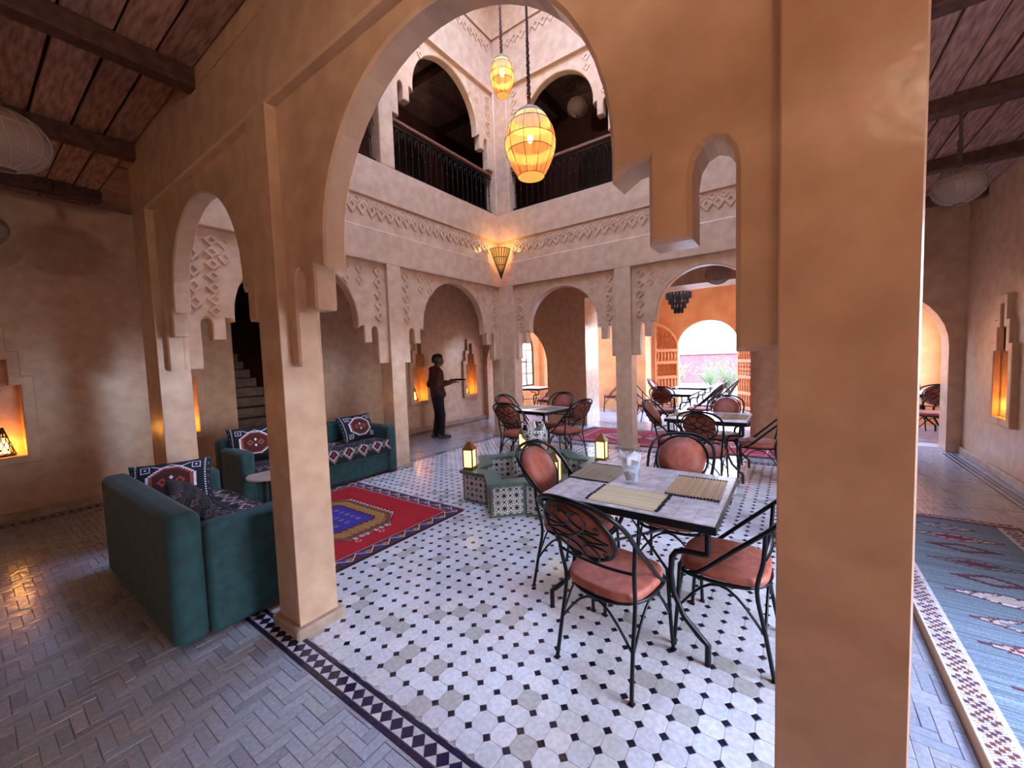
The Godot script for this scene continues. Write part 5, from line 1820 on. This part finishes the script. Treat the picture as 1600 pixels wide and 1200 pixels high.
func tex_mosaic(n: int, dark := false) -> Image:
	# star-and-rosette zellige: black stars on white linked by small lozenges
	var S := 128
	var im := img(S * n, S * n, Color(0.84, 0.84, 0.81) if not dark else Color(0.24, 0.29, 0.26))
	var bk := Color(0.07, 0.07, 0.085); var br := Color(0.42, 0.29, 0.22); var gn := Color(0.33, 0.40, 0.36)
	for ty in n:
		for tx in n:
			for y in S:
				for x in S:
					var best := Color(-1, 0, 0)
					for q in [[64, 64, 0], [0, 0, 1], [128, 0, 1], [0, 128, 1], [128, 128, 1]]:
						var dx: float = x - q[0]; var dy: float = y - q[1]
						var rr := sqrt(dx * dx + dy * dy)
						var an := atan2(dy, dx)
						var star := rr * (1.0 + 0.18 * cos(8.0 * an))
						if star < 19.0: best = bk if q[2] == 0 else ([br, gn][(tx + ty) % 2] if n > 1 else bk)
						elif rr > 23 and rr < 37:
							var pet := absf(fposmod(an + PI / 8.0, PI / 4.0) - PI / 8.0)
							if pet * rr < 6.6 - absf(rr - 30.0) * 0.75: best = bk
						elif rr > 42 and rr < 56:
							var pet2 := absf(fposmod(an, PI / 4.0) - PI / 8.0)
							if pet2 * rr < 7.2 - absf(rr - 49.0) * 0.85: best = br.lerp(bk, 0.5)
					for q in [[64, 0], [0, 64], [128, 64], [64, 128]]:
						var rr2 := Vector2(x - q[0], y - q[1])
						if rr2.length() * (1.0 + 0.2 * cos(6.0 * rr2.angle())) < 12.0: best = bk
					if best.r >= 0.0: im.set_pixel(tx * S + x, ty * S + y, best)
	grain(im, 0.1, 17)
	return im

func tex_raffia(lit: bool) -> Image:
	var im := img(512, 64, Color.BLACK)
	var r := RandomNumberGenerator.new()
	r.seed = 21
	var f := 1.0
	for x in 512:
		if r.randf() < 0.45: f = r.randf_range(0.55, 1.15)
		for y in 64:
			var q := f * (0.9 + 0.1 * sin(y * 0.3 + x))
			im.set_pixel(x, y, Color(minf(0.78 * q, 1), minf(0.47 * q, 1), minf(0.19 * q, 1)))
	return im

func tex_weave() -> Image:
	var im := img(256, 64, Color(0.9, 0.70, 0.34))
	for y in 64:
		for x in 256:
			var q := 0.82 + 0.18 * (1.0 if ((x / 3 + y / 3) % 2 == 0) else 0.0)
			im.set_pixel(x, y, Color(0.92 * q, 0.70 * q, 0.33 * q))
	grain(im, 0.1, 23)
	return im

func build_materials() -> void:
	var pn := noise_tex(0.012, 4, Color(), Color(), 5, 512, 512, true, null, 6.0)
	var pt := noise_tex(0.008, 1, Color(0.76, 0.615, 0.49), Color(0.855, 0.715, 0.585), 6, 1024, 1024, false, Color(0.81, 0.665, 0.535))
	M.plaster = tri_mat(pt, Vector3.ONE * 0.55, 0.25, pn, 0.12)
	var ot := noise_tex(0.006, 2, Color(0.87, 0.58, 0.35), Color(0.95, 0.70, 0.46), 5, 512, 512, false, Color(0.92, 0.64, 0.40))
	M.ochre = tri_mat(ot, Vector3.ONE * 0.5, 0.6, pn, 0.2)
	M.plaster_shaded = tri_mat(noise_tex(0.008, 5, Color(0.28, 0.14, 0.11), Color(0.38, 0.21, 0.17), 5), Vector3.ONE * 0.6, 0.6, pn, 0.2)  # plaster with upper gallery and stairwell shade mixed into its colour
	M.step = tri_mat(noise_tex(0.01, 7, Color(0.42, 0.31, 0.25), Color(0.54, 0.42, 0.35), 5), Vector3.ONE, 0.7)  # stair plaster, darkened to hold the shade of the stairwell
	M.plinth = tri_mat(noise_tex(0.012, 3, Color(0.60, 0.50, 0.42), Color(0.76, 0.65, 0.56), 5), Vector3.ONE, 0.45, pn, 0.3)
	var wood := noise_tex(0.02, 6, Color(0.46, 0.31, 0.26), Color(0.78, 0.62, 0.54), 6, 512, 512, false, Color(0.65, 0.48, 0.41))
	M.plank_x = tri_mat(wood, Vector3(0.35, 2.6, 2.6), 0.75, pn, 0.5)
	M.plank_z = tri_mat(wood, Vector3(2.6, 2.6, 0.35), 0.75, pn, 0.5)
	for k in ["plank_x", "plank_z"]: M[k].vertex_color_use_as_albedo = true
	M.beam = tri_mat(noise_tex(0.02, 8, Color(0.22, 0.11, 0.07), Color(0.40, 0.23, 0.16), 5), Vector3(1, 1, 1), 0.7, pn, 0.4)
	M.beam.vertex_color_use_as_albedo = true
	M.slab = mat(Color(0.22, 0.15, 0.12), 0.9)
	M.grout = mat(Color(0.72, 0.67, 0.63), 0.7)
	var gl := noise_tex(0.03, 9, Color(0.86, 0.85, 0.84), Color(1, 1, 1), 5)
	var gn := noise_tex(0.008, 10, Color(), Color(), 3, 512, 512, true, null, 8.0)
	M.tile = tri_mat(gl, Vector3.ONE * 2.0, 0.14, gn, 0.2)
	M.tile.vertex_color_use_as_albedo = true
	M.brick = tri_mat(gl, Vector3.ONE * 2.5, 0.17, gn, 0.3)
	M.brick.vertex_color_use_as_albedo = true
	M.sand = tri_mat(noise_tex(0.02, 12, Color(0.36, 0.30, 0.26), Color(0.46, 0.39, 0.34), 5), Vector3.ONE * 0.6, 0.95)
	M.iron = mat(Color(0.035, 0.033, 0.036), 0.33)
	M.iron.metallic_specular = 0.35
	M.leather = tri_mat(noise_tex(0.015, 14, Color(0.50, 0.235, 0.16), Color(0.66, 0.35, 0.25), 5), Vector3.ONE * 2.0, 0.62, pn, 0.35, false)
	M.stone = tri_mat(noise_tex(0.012, 15, Color(0.62, 0.58, 0.56), Color(0.84, 0.80, 0.77), 6), Vector3.ONE * 2.2, 0.28, pn, 0.12)
	M.stone.vertex_color_use_as_albedo = true
	M.reed = mat(Color(0.80, 0.72, 0.56), 0.6)
	M.reed.vertex_color_use_as_albedo = true
	M.reed_brown = mat(Color(0.72, 0.58, 0.43), 0.6)
	M.reed_brown.vertex_color_use_as_albedo = true
	M.reed_olive = mat(Color(0.54, 0.47, 0.37), 0.7)
	M.reed_olive.vertex_color_use_as_albedo = true
	M.black_cloth = mat(Color(0.045, 0.04, 0.05), 0.95)
	M.cloth_vc = mat(Color(1, 1, 1), 0.95)
	M.cloth_vc.vertex_color_use_as_albedo = true
	M.velvet = tri_mat(noise_tex(0.012, 16, Color(0.03, 0.165, 0.165), Color(0.07, 0.28, 0.275), 4), Vector3.ONE * 1.3, 0.75, pn, 0.15)
	M.velvet.rim_enabled = true
	M.velvet.rim = 0.2
	M.velvet.rim_tint = 0.7
	M.handrail = tri_mat(noise_tex(0.02, 17, Color(0.42, 0.25, 0.19), Color(0.56, 0.36, 0.29), 5), Vector3.ONE * 2.0, 0.5)
	M.dark_wood = tri_mat(noise_tex(0.02, 18, Color(0.10, 0.045, 0.03), Color(0.22, 0.11, 0.08), 5), Vector3.ONE * 2.0, 0.55)
	M.cushion = img_mat(tex_cushion())
	M.throw = img_mat(tex_throw(1.0))
	M.throw_big = img_mat(tex_throw(1.0))
	M.throw_big.uv1_scale = Vector3(0.56, 0.5, 1)
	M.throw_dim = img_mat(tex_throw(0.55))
	M.red_rug = img_mat(tex_red_rug(), 0.95)
	M.back_rug = img_mat(tex_back_rug(), 0.95)
	M.kilim = img_mat(tex_kilim(), 0.95)
	M.rug_edge = mat(Color(0.17, 0.05, 0.05), 0.95)
	M.kilim_edge = mat(Color(0.36, 0.22, 0.11), 0.95)
	M.mosaic = img_mat(tex_mosaic(2), 0.22)
	M.mosaic_dark = img_mat(tex_mosaic(1, true), 0.25)
	M.mosaic_small = img_mat(tex_mosaic(1), 0.25)
	M.mosaic_small.uv1_scale = Vector3(4, 3, 1)
	M.mosaic_col = img_mat(tex_mosaic(1, true), 0.25)
	M.mosaic_col.uv1_scale = Vector3(4, 3, 1)
	M.green_tile = tri_mat(noise_tex(0.02, 19, Color(0.30, 0.39, 0.33), Color(0.42, 0.50, 0.44), 5), Vector3.ONE * 2.0, 0.28)
	M.white_glaze = mat(Color(0.80, 0.79, 0.76), 0.2)
	M.black_glaze = mat(Color(0.03, 0.03, 0.035), 0.2)
	M.brass = mat(Color(0.50, 0.35, 0.14), 0.38, 0.9)
	M.lantern_glass = glow_mat(Color(1.0, 0.92, 0.58), 0.75)
	M.raffia = img_mat(tex_raffia(true), 0.8)
	M.raffia.emission_enabled = true
	M.raffia.emission_texture = M.raffia.albedo_texture
	M.raffia.emission = Color(0, 0, 0)
	M.raffia.emission_operator = BaseMaterial3D.EMISSION_OP_ADD
	M.raffia.emission_energy_multiplier = 0.3
	M.weave = img_mat(tex_weave(), 0.8)
	M.weave.emission_enabled = true
	M.weave.emission_texture = M.weave.albedo_texture
	M.weave.emission = Color(0, 0, 0)
	M.weave.emission_energy_multiplier = 0.42
	for k in ["raffia", "weave"]:
		M[k].albedo_color = Color(1, 1, 1, 0.9)
		M[k].transparency = BaseMaterial3D.TRANSPARENCY_ALPHA
	M.raffia_dim = mat(Color(0.62, 0.50, 0.42), 0.85)
	M.bulb = glow_mat(Color(1.0, 0.86, 0.6), 14.0)
	M.bulb_soft = glow_mat(Color(1.0, 0.86, 0.6), 3.0)
	M.bulb_off = mat(Color(0.85, 0.8, 0.75), 0.3)
	M.rope = tri_mat(noise_tex(0.05, 20, Color(0.24, 0.17, 0.13), Color(0.45, 0.36, 0.29), 4), Vector3.ONE * 6.0, 0.95)
	M.crochet = mat(Color(0.66, 0.55, 0.48, 0.6), 0.9)
	M.crochet.transparency = BaseMaterial3D.TRANSPARENCY_ALPHA
	M.crochet_wire = mat(Color(0.62, 0.52, 0.45), 0.9)
	M.dark_metal = mat(Color(0.06, 0.05, 0.045), 0.45, 0.5)
	M.niche_glow = glow_mat(Color(1.0, 0.80, 0.42), 4.0)
	M.sconce_shade = glow_mat(Color(0.95, 0.68, 0.34), 0.3)
	M.carved = tri_mat(noise_tex(0.02, 24, Color(0.72, 0.42, 0.21), Color(0.86, 0.58, 0.34), 4), Vector3.ONE, 0.7)
	M.glass = mat(Color(0.95, 0.98, 1.0, 0.08), 0.02)
	M.glass.transparency = BaseMaterial3D.TRANSPARENCY_ALPHA
	M.cup = mat(Color(0.9, 0.95, 1.0, 0.16), 0.03)
	M.cup.transparency = BaseMaterial3D.TRANSPARENCY_ALPHA
	M.paper = mat(Color(0.86, 0.87, 0.90), 0.8)
	M.paper.backlight_enabled = true
	M.paper.backlight = Color(0.3, 0.3, 0.3)
	M.sugar = mat(Color(0.42, 0.28, 0.16), 0.8)
	M.ink = mat(Color(0.12, 0.12, 0.13), 0.8)
	M.skin = mat(Color(0.42, 0.26, 0.18), 0.55)
	M.hair = mat(Color(0.02, 0.016, 0.014), 0.5)
	M.jacket = tri_mat(noise_tex(0.03, 26, Color(0.22, 0.085, 0.05), Color(0.33, 0.14, 0.09), 4), Vector3.ONE * 3.0, 0.85, pn, 0.4, false)
	M.jeans = tri_mat(noise_tex(0.03, 27, Color(0.02, 0.022, 0.032), Color(0.06, 0.065, 0.085), 4), Vector3.ONE * 3.0, 0.85, null, 0.5, false)
	M.shoe = mat(Color(0.30, 0.27, 0.26), 0.45)
	M.bark = mat(Color(0.30, 0.22, 0.16), 0.9)
	for q in [["leaf_a", Color(0.16, 0.30, 0.14)], ["leaf_b", Color(0.11, 0.24, 0.14)], ["leaf_c", Color(0.24, 0.36, 0.20)]]:
		M[q[0]] = mat(q[1], 0.6)
		M[q[0]].backlight_enabled = true
		M[q[0]].backlight = Color(0.35, 0.45, 0.2)
	M.garden_wall = tri_mat(noise_tex(0.01, 30, Color(0.34, 0.22, 0.21), Color(0.42, 0.28, 0.26), 4), Vector3.ONE * 0.5, 0.9)

# ---------------------------------------------------------------- scene
const CAM_FOV := 88.14
const ENTR := [-2.95, -1.05, 1.4]      # entrance arch in the east wall: from z, to z, springing height
const NICHE_E := 0.13

func _ready() -> void:
	rng.seed = 20240607
	# --- camera, sky, sun, exposure
	var cam := Camera3D.new()
	cam.name = "camera"
	cam.basis = Basis.from_euler(Vector3(deg_to_rad(-3.571), deg_to_rad(35.446), deg_to_rad(-1.942)))
	cam.position = Vector3(0, 1.6, 0)
	cam.fov = CAM_FOV
	cam.near = 0.05
	cam.far = 200.0
	add_child(cam)
	cam_inv = cam.transform.affine_inverse()
	var sky_m := ProceduralSkyMaterial.new()
	sky_m.sky_top_color = Color(0.63, 0.755, 1.0)
	sky_m.sky_horizon_color = Color(0.93, 0.95, 1.0)
	sky_m.sky_curve = 0.25
	sky_m.ground_bottom_color = Color(0.55, 0.47, 0.40)
	sky_m.ground_horizon_color = Color(0.80, 0.76, 0.72)
	sky_m.sky_energy_multiplier = 1.0
	var sky := Sky.new()
	sky.sky_material = sky_m
	var env := Environment.new()
	env.background_mode = Environment.BG_SKY
	env.sky = sky
	env.background_energy_multiplier = 14.0
	env.tonemap_mode = Environment.TONE_MAPPER_LINEAR
	env.tonemap_exposure = 2.4
	env.sdfgi_enabled = true
	env.ssao_enabled = true
	env.ssil_enabled = true
	var we := WorldEnvironment.new()
	we.name = "sky_light"
	we.environment = env
	add_child(we)
	var sun := DirectionalLight3D.new()
	sun.name = "sun"
	sun.light_color = Color(1.0, 0.93, 0.82)
	sun.light_energy = 1.0
	sun.light_angular_distance = 0.6
	sun.shadow_enabled = true
	sun.transform = Transform3D(Basis.looking_at(Vector3(0.25, -0.5, 0.83).normalized(), UP), Vector3(0, 20, 0))
	add_child(sun)

	build_materials()
	build_shell()
	build_floor()

	# --- near table and its chairs
	var gr := "iron chairs with leather seats at the dining tables"
	var c0 := make_chair("iron chair with scrolled oval back turned to us at the nearest table", gr)
	c0.position = Vector3(-0.765, 0, -1.97)
	c0.rotation.y = PI - 0.17
	var chairs := [
		["iron chair at the nearest table half hidden behind the large pillar", -0.30, -2.41, -PI / 2 - 0.03],
		["iron chair with plain rust oval pad between the nearest table and the fountain", -1.22, -2.46, PI / 2 - 0.08],
		["iron chair facing us across the nearest table beyond the napkin glass", -0.69, -2.9, 0.05],
		["iron chair with crossed scrollwork back turned to us at the table behind the columns", -0.84, -5.05, PI - 0.03],
		["iron chair tilted sideways at the west end of the table behind the slim column", -1.27, -5.55, PI / 2 - 0.1],
		["iron chair tucked behind the far side of the table before the carved door", -0.80, -6.12, 0.0],
		["iron chair at the pillar end of the second table, seen in profile", -0.35, -5.78, -PI / 2 + 0.05],
		["iron chair turned from us at the table just behind the fountain", -3.5, -5.03, PI + 0.12],
		["iron chair in the courtyard corner at the table behind the fountain", -3.9, -5.66, PI / 2 - 0.15],
		["iron chair seen edge-on before the pale pier at the table behind the fountain", -2.94, -5.56, -1.85],
		["iron chair on the far side of the table behind the fountain", -3.4, -6.0, 0.05],
		["iron chair with dark oval back at the dining room table behind the columns", -2.16, -8.4, PI + 0.1],
		["iron chair in bright light at the west end of the dining room table", -2.72, -9.2, PI / 2],
		["nearest of three iron chairs in a row before the garden doorway", -1.58, -8.8, -PI / 2],
		["middle one of three iron chairs in a row before the garden doorway", -1.58, -9.42, -PI / 2],
		["furthest of three iron chairs in a row before the garden doorway", -1.44, -10.3, -PI / 2],
		["sunlit iron chair beside the carved door leaf at the furthest table", -2.75, -10.75, PI / 2],
		["pale sunlit iron chair beside the table under the tall steel window", -5.62, -9.5, -PI / 2 + 0.3],
		["lone iron chair against the orange wall beyond the pale pier", -4.3, -11.0, -PI / 2 + 0.4],
		["iron chair seen through the arched doorway with oval scrolled back", 1.93, -9.52, PI - 0.05],
		["iron chair on the far side of the table inside the arched doorway", 1.8, -10.66, 0.05],
	]
	for q in chairs:
		copy_of(c0, "dining_chair", Vector3(q[1], 0.014 if (q[2] < -6.8 and q[2] > -8.4) else 0.0, q[2]), q[3], q[0], gr)
	var tg := "iron-legged tables with tiled stone tops"
	make_table("square stone-topped table nearest to us set with woven mats", tg, 1.0, 0.93, Vector3(-0.80, 0, -2.55), 0.0)
	make_table("stone-topped table on the courtyard side of the faded red carpet", tg, 0.95, 0.88, Vector3(-0.92, 0, -5.84), 0.0)
	make_table("stone-topped table just behind the fountain before the brown pier", tg, 0.84, 0.78, Vector3(-3.52, 0, -5.74), -0.15)
	make_table("dining room table laden with glasses near the garden doorway", tg, 0.8, 1.1, Vector3(-2.12, 0, -9.3), 0.0)
	make_table("furthest dining room table right before the garden doorway", tg, 0.8, 0.8, Vector3(-2.1, 0, -10.85), 0.0)
	make_table("sunlit table under the tall steel window beyond the arch", tg, 0.8, 0.8, Vector3(-6.2, 0, -9.85), 0.0)
	make_table("table with white cups seen through the arched doorway", tg, 0.9, 0.8, Vector3(1.75, 0, -10.12), 0.0)
	# --- mats, napkin glass
	placemat("olive woven mat at the fountain end of the nearest table", Vector3(-1.15, 0.753, -2.68), 0.0, M.reed_olive)
	placemat("straw-coloured woven mat at the near edge of the nearest table", Vector3(-0.80, 0.753, -2.28), PI / 2, M.reed)
	placemat("brown woven mat at the pillar end of the nearest table", Vector3(-0.49, 0.753, -2.66), 0.02, M.reed_brown)
	placemat("brown woven mat on the table behind the columns, pillar end", Vector3(-0.62, 0.753, -5.84), 0.0, M.reed_brown, false)
	placemat("olive woven mat on the table behind the columns, courtyard end", Vector3(-1.24, 0.753, -5.84), 0.0, M.reed_olive, false)
	placemat("dark woven mat on the pier side of the table behind the fountain", Vector3(-3.3, 0.753, -5.72), -0.15, M.reed_olive, false)
	placemat("pale woven mat on the corner side of the table behind the fountain", Vector3(-3.77, 0.753, -5.78), -0.15, M.reed, false)
	var g := thing("napkin_glass", "glass tumbler holding printed white napkins on the nearest table", "glass", Vector3(-0.88, 0.7525, -2.57))
	g.scale = Vector3.ONE * 1.3
	var mb := Mb.new()
	mb.lathe([Vector2(0.0, 0.006), Vector2(0.034, 0.006), Vector2(0.036, 0.012), Vector2(0.041, 0.10), Vector2(0.043, 0.10), Vector2(0.038, 0.004), Vector2(0.036, 0.0), Vector2(0.0, 0.0)], 22)
	obj("tumbler", mb, M.cup, g)
	for k in 4:
		mb = Mb.new()
		var a: float = [0.3, 1.2, -0.5, 2.0][k]
		var poly: PackedVector2Array = [PackedVector2Array([Vector2(-0.03, 0.03), Vector2(0.028, 0.025), Vector2(0.05, 0.11), Vector2(0.0, 0.115), Vector2(-0.062, 0.17)]), PackedVector2Array([Vector2(-0.025, 0.03), Vector2(0.03, 0.03), Vector2(0.055, 0.145), Vector2(0.02, 0.165), Vector2(-0.02, 0.12)]), PackedVector2Array([Vector2(-0.03, 0.02), Vector2(0.03, 0.02), Vector2(0.045, 0.12), Vector2(-0.04, 0.13)]), PackedVector2Array([Vector2(-0.02, 0.03), Vector2(0.02, 0.03), Vector2(0.04, 0.15), Vector2(-0.01, 0.14)])][k]
		mb.prism(poly, Vector3(0, 0, 0.012 - 0.009 * k), Vector3(cos(a * 0.25), 0, -sin(a * 0.25)), Vector3(0, 0.98, -0.1 + 0.12 * k).normalized(), -0.001, 0.001, 0.0)
		obj("napkin", mb, M.paper, g)
	mb = Mb.new()
	mb.box(Vector3(-0.012, 0.035, 0.014), Vector3(0.03, 0.045, 0.006), 0.002, Basis(Vector3(0, 0, 1), 0.35))
	mb.box(Vector3(0.012, 0.032, 0.008), Vector3(0.03, 0.04, 0.006), 0.002, Basis(Vector3(0, 0, 1), -0.2))
	obj("sugar_packet", mb, M.sugar, g)
	var tm := TextMesh.new()
	tm.text = "SH KA"
	tm.font_size = 16
	tm.pixel_size = 0.0012
	tm.depth = 0.001
	var tx := obj("printed_lettering", tm, M.ink, g, Vector3(-0.002, 0.083, 0.0222))
	tx.rotation.y = -0.1
	tx.rotation.x = -0.1

	# --- sitting corner
	make_sofa("near green velvet sofa with its back to us beside the column", Vector3(-3.62, 0, -0.99), PI, 1.66, 0.76)
	make_sofa("far green velvet sofa under the stair arch along the courtyard edge", Vector3(-5.17, 0, -2.72), PI / 2, 2.02, 0.76)
	var st := [Vector2(-0.27, 0.70), Vector2(-0.20, 0.66), Vector2(-0.16, 0.53), Vector2(-0.05, 0.505), Vector2(0.15, 0.505), Vector2(0.32, 0.502), Vector2(0.385, 0.49), Vector2(0.392, 0.43), Vector2(0.392, 0.37)]
	drape("rumpled black throw with rust zigzags over the near sofa seat", Vector3(-3.62, 0, -0.99), PI, st, 1.36, M.throw, 0.014)
	var st2 := [Vector2(-0.2, 0.52), Vector2(-0.12, 0.508), Vector2(0.05, 0.503), Vector2(0.25, 0.503), Vector2(0.37, 0.49), Vector2(0.386, 0.42), Vector2(0.389, 0.33)]
	drape("flat black throw with white and rust lozenges at the niche end of the far sofa", Vector3(-5.17, 0, -3.12), PI / 2, st2, 0.98, M.throw_big, 0.003)
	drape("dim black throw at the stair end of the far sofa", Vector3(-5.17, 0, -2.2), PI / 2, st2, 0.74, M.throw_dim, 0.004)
	cushion("black cushion with rust hexagon leaning at the far end of the near sofa", Vector3(-4.16, 0.665, -0.98), Basis(UP, 1.25) * Basis(Vector3(1, 0, 0), -0.62), 0.54, 0.42, 0.16, M.cushion)
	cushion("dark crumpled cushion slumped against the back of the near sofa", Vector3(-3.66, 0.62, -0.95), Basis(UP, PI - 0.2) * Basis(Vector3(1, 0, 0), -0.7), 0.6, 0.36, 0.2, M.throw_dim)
	cushion("black cushion with rust hexagon at the stair end of the far sofa", Vector3(-5.22, 0.71, -2.02), Basis(UP, PI / 2 - 0.25) * Basis(Vector3(1, 0, 0), -0.3), 0.54, 0.40, 0.15, M.cushion)
	cushion("black cushion with white hexagon at the man's end of the far sofa", Vector3(-5.2, 0.68, -3.36), Basis(UP, PI / 2 + 0.12) * Basis(Vector3(1, 0, 0), -0.42), 0.6, 0.40, 0.16, M.cushion)
	var ct := thing("side_table", "small round table half hidden by the column before the far sofa", "table", Vector3(-4.62, 0.014, -1.92))
	mb = Mb.new()
	mb.lathe([Vector2(0, 0.405), Vector2(0.2, 0.405), Vector2(0.225, 0.412), Vector2(0.23, 0.425), Vector2(0.222, 0.435), Vector2(0, 0.438)], 30)
	obj("tabletop", mb, M.plinth, ct)
	mb = Mb.new()
	mb.lathe([Vector2(0.13, 0.0), Vector2(0.13, 0.02), Vector2(0.03, 0.05), Vector2(0.025, 0.2), Vector2(0.03, 0.38), Vector2(0.09, 0.405)], 18)
	obj("stem", mb, M.dark_wood, ct)

	# --- carpets
	rug("red_rug", "red medallion rug with navy border beside the sofas", Vector3(-3.87, 0.001, -2.2), 0.0, 2.0, 1.74, M.red_rug, M.rug_edge, Color(0.4, 0.36, 0.33), [])
	rug("kilim", "long blue kilim with white zigzag borders in the gallery by the large pillar", Vector3(1.09, 0.001, -3.0), 0.0, 0.96, 4.4, M.kilim, M.kilim_edge, Color(0.27, 0.15, 0.07), [-1.0], 0.017)
	rug("carpet", "faded red carpet spread behind the slim column in the back gallery", Vector3(-1.88, 0.001, -7.6), 0.02, 3.6, 1.5, M.back_rug, M.rug_edge, Color(0.3, 0.1, 0.1), [])

	# --- fountain and lanterns
	build_fountain()
	var l0 := make_lantern("brass candle lantern on the fountain point nearest the red rug")
	l0.position = Vector3(-3.04, 0.353, -3.38)
	l0.rotation.y = 0.3
	var li := 0
	for q in [["brass candle lantern on the fountain rim behind the pedestal", -3.0, -4.46, 0.1], ["brass candle lantern on the fountain rim behind the back of the nearest chairs", -1.94, -3.40, 0.25], ["brass candle lantern on the fountain point beside the slim column", -1.88, -4.46, 0.05]]:
		copy_of(l0, "candle_lantern", Vector3(q[1], 0.353, q[2]), q[3], q[0])
	for p: Vector3 in [l0.position, Vector3(-3.0, 0.353, -4.46), Vector3(-1.94, 0.353, -3.40), Vector3(-1.88, 0.353, -4.46)]:
		omni(p + Vector3(0, 0.1, 0), Color(1.0, 0.82, 0.48), 0.25, 0.03)

	# --- lamps
	raffia_pendant("large raffia pendant hanging low in the courtyard arch", Vector3(-2.44, 4.02, -3.94), 0.285, 0.74, 9.0, 0.7)
	raffia_pendant("smaller raffia pendant hanging higher in the courtyard corner", Vector3(-3.62, 5.86, -5.1), 0.18, 0.56, 9.0, 0.5)
	globe_pendant("crochet globe pendant over the blue kilim gallery", Vector3(1.1, 2.9, -4.92), 0.165, 3.52)
	globe_pendant("crochet globe pendant at the ceiling over the near sofa's back", Vector3(-3.62, 2.92, -0.25), 0.19, 3.63)
	globe_pendant("crochet globe pendant by the west wall near the first niche", Vector3(-5.95, 2.94, -0.2), 0.2, 3.63)
	globe_pendant("crochet globe pendant in the back gallery before the dining room opening", Vector3(-1.06, 2.92, -7.6), 0.2, 3.63)
	globe_pendant("crochet globe pendant far along the kilim gallery by the doorway", Vector3(1.12, 2.9, -8.1), 0.2, 3.63)
	globe_pendant("dim globe pendant in the dark upper gallery", Vector3(-3.47, 6.46, -7.4), 0.2, 7.15)
	raffia_pendant("lit raffia pendant of the near gallery above and behind the viewer", Vector3(0.5, 2.72, 0.5), 0.2, 0.5, 3.56, 0.95)
	build_chandelier()
	build_sconce()
	niche_lamp("pierced cone lamp in the west wall niche nearest to us", Vector3(-7.10, 0.722, -0.27))
	niche_lamp("pierced cone lamp in the niche beside the stair arch", Vector3(-7.10, 0.722, -1.78))
	niche_lamp("pierced cone lamp in the niche behind the standing man", Vector3(-7.10, 0.722, -6.10))
	niche_lamp("pierced cone lamp in the niche the man looks towards", Vector3(-7.10, 0.722, -7.86))
	niche_lamp("cone lamp in the niche of the kilim gallery wall", Vector3(2.13, 0.722, -7.06))

	# --- upper gallery
	balustrade("dark balustrade of the upper gallery nearest the courtyard corner, west side", Vector3(-4.83, 0, 0), Vector3(0, 0, -1), 4.0, 6.47, -0.13)
	balustrade("sliver of dark upper balustrade behind the near arch, west side", Vector3(-4.83, 0, 0), Vector3(0, 0, -1), 1.32, 3.75, -0.13)
	balustrade("dark balustrade of the upper gallery behind the large raffia pendant", Vector3(0, 0, -6.48), Vector3(1, 0, 0), -4.53, -2.45, -0.13)
	balustrade("upper balustrade hidden behind the near wall, north side", Vector3(0, 0, -6.48), Vector3(1, 0, 0), -2.18, 0.0, -0.13)
	arched_door("door_1", Vector3(-7.0, 0, 0), Vector3(0, 0, -1), 6.2, 0.45, 3.88, 6.05)
	arched_door("door_2", Vector3(0, 0, -8.5), Vector3(1, 0, 0), -3.55, 0.45, 3.88, 5.75)
	carved_leaf("door_3", Vector3(-2.86, 0, -12.72), Vector3(-3.38, 0, -12.06))
	carved_leaf("door_4", Vector3(-1.28, 0, -12.72), Vector3(-0.82, 0, -12.02))
	build_window()

	# --- glasses on the far tables
	var n := 0
	for q in [[-2.3, -9.0, 0.1, "tall clear glass in a cluster on the dining room table, window side"], [-2.18, -8.95, 0.12, "tall clear glass in a cluster on the dining room table, middle"], [-2.05, -9.0, 0.13, "tall clear glass in a cluster on the dining room table, garden side"], [1.62, -9.86, 0.11, "white cup nearest the wall on the table inside the doorway"], [1.55, -9.95, 0.14, "white cup behind the others on the table inside the doorway"], [1.7, -9.95, 0.09, "small white cup beside the chair back inside the doorway"]]:
		mb = Mb.new()
		mb.lathe([Vector2(0.0, 0.0), Vector2(0.03, 0.0), Vector2(0.037, q[2]), Vector2(0.034, q[2]), Vector2(0.028, 0.008), Vector2(0.0, 0.008)], 16)
		var o := obj("drinking_glass", mb, M.paper if n > 2 else M.cup, self, Vector3(q[0], 0.7525, q[1]))
		tag(o, q[3], "glass", "glasses and cups on the far tables")
		n += 1

	build_person()

	# --- garden
	mb = Mb.new()
	mb.box(Vector3(-4, 0.7, -24.0), Vector3(30, 1.6, 0.4), 0.03)
	mb.box(Vector3(-4, 1.52, -24.0), Vector3(30, 0.08, 0.5), 0.02)
	tag(obj("garden_wall", mb, M.garden_wall), "low earth-coloured garden wall beyond the shrubs", "wall")
	shrub("pale green shrub just outside the garden doorway, window side", Vector3(-3.9, -0.06, -16.5), 1.25, 0.7, M.leaf_c, 1)
	shrub("dark green shrub outside the garden doorway beside the carved leaf", Vector3(-2.0, -0.06, -17.2), 1.5, 0.7, M.leaf_b, 2)
	shrub("mid green shrub in front of the low garden wall", Vector3(-3.0, -0.06, -19.5), 1.2, 0.8, M.leaf_a, 3)
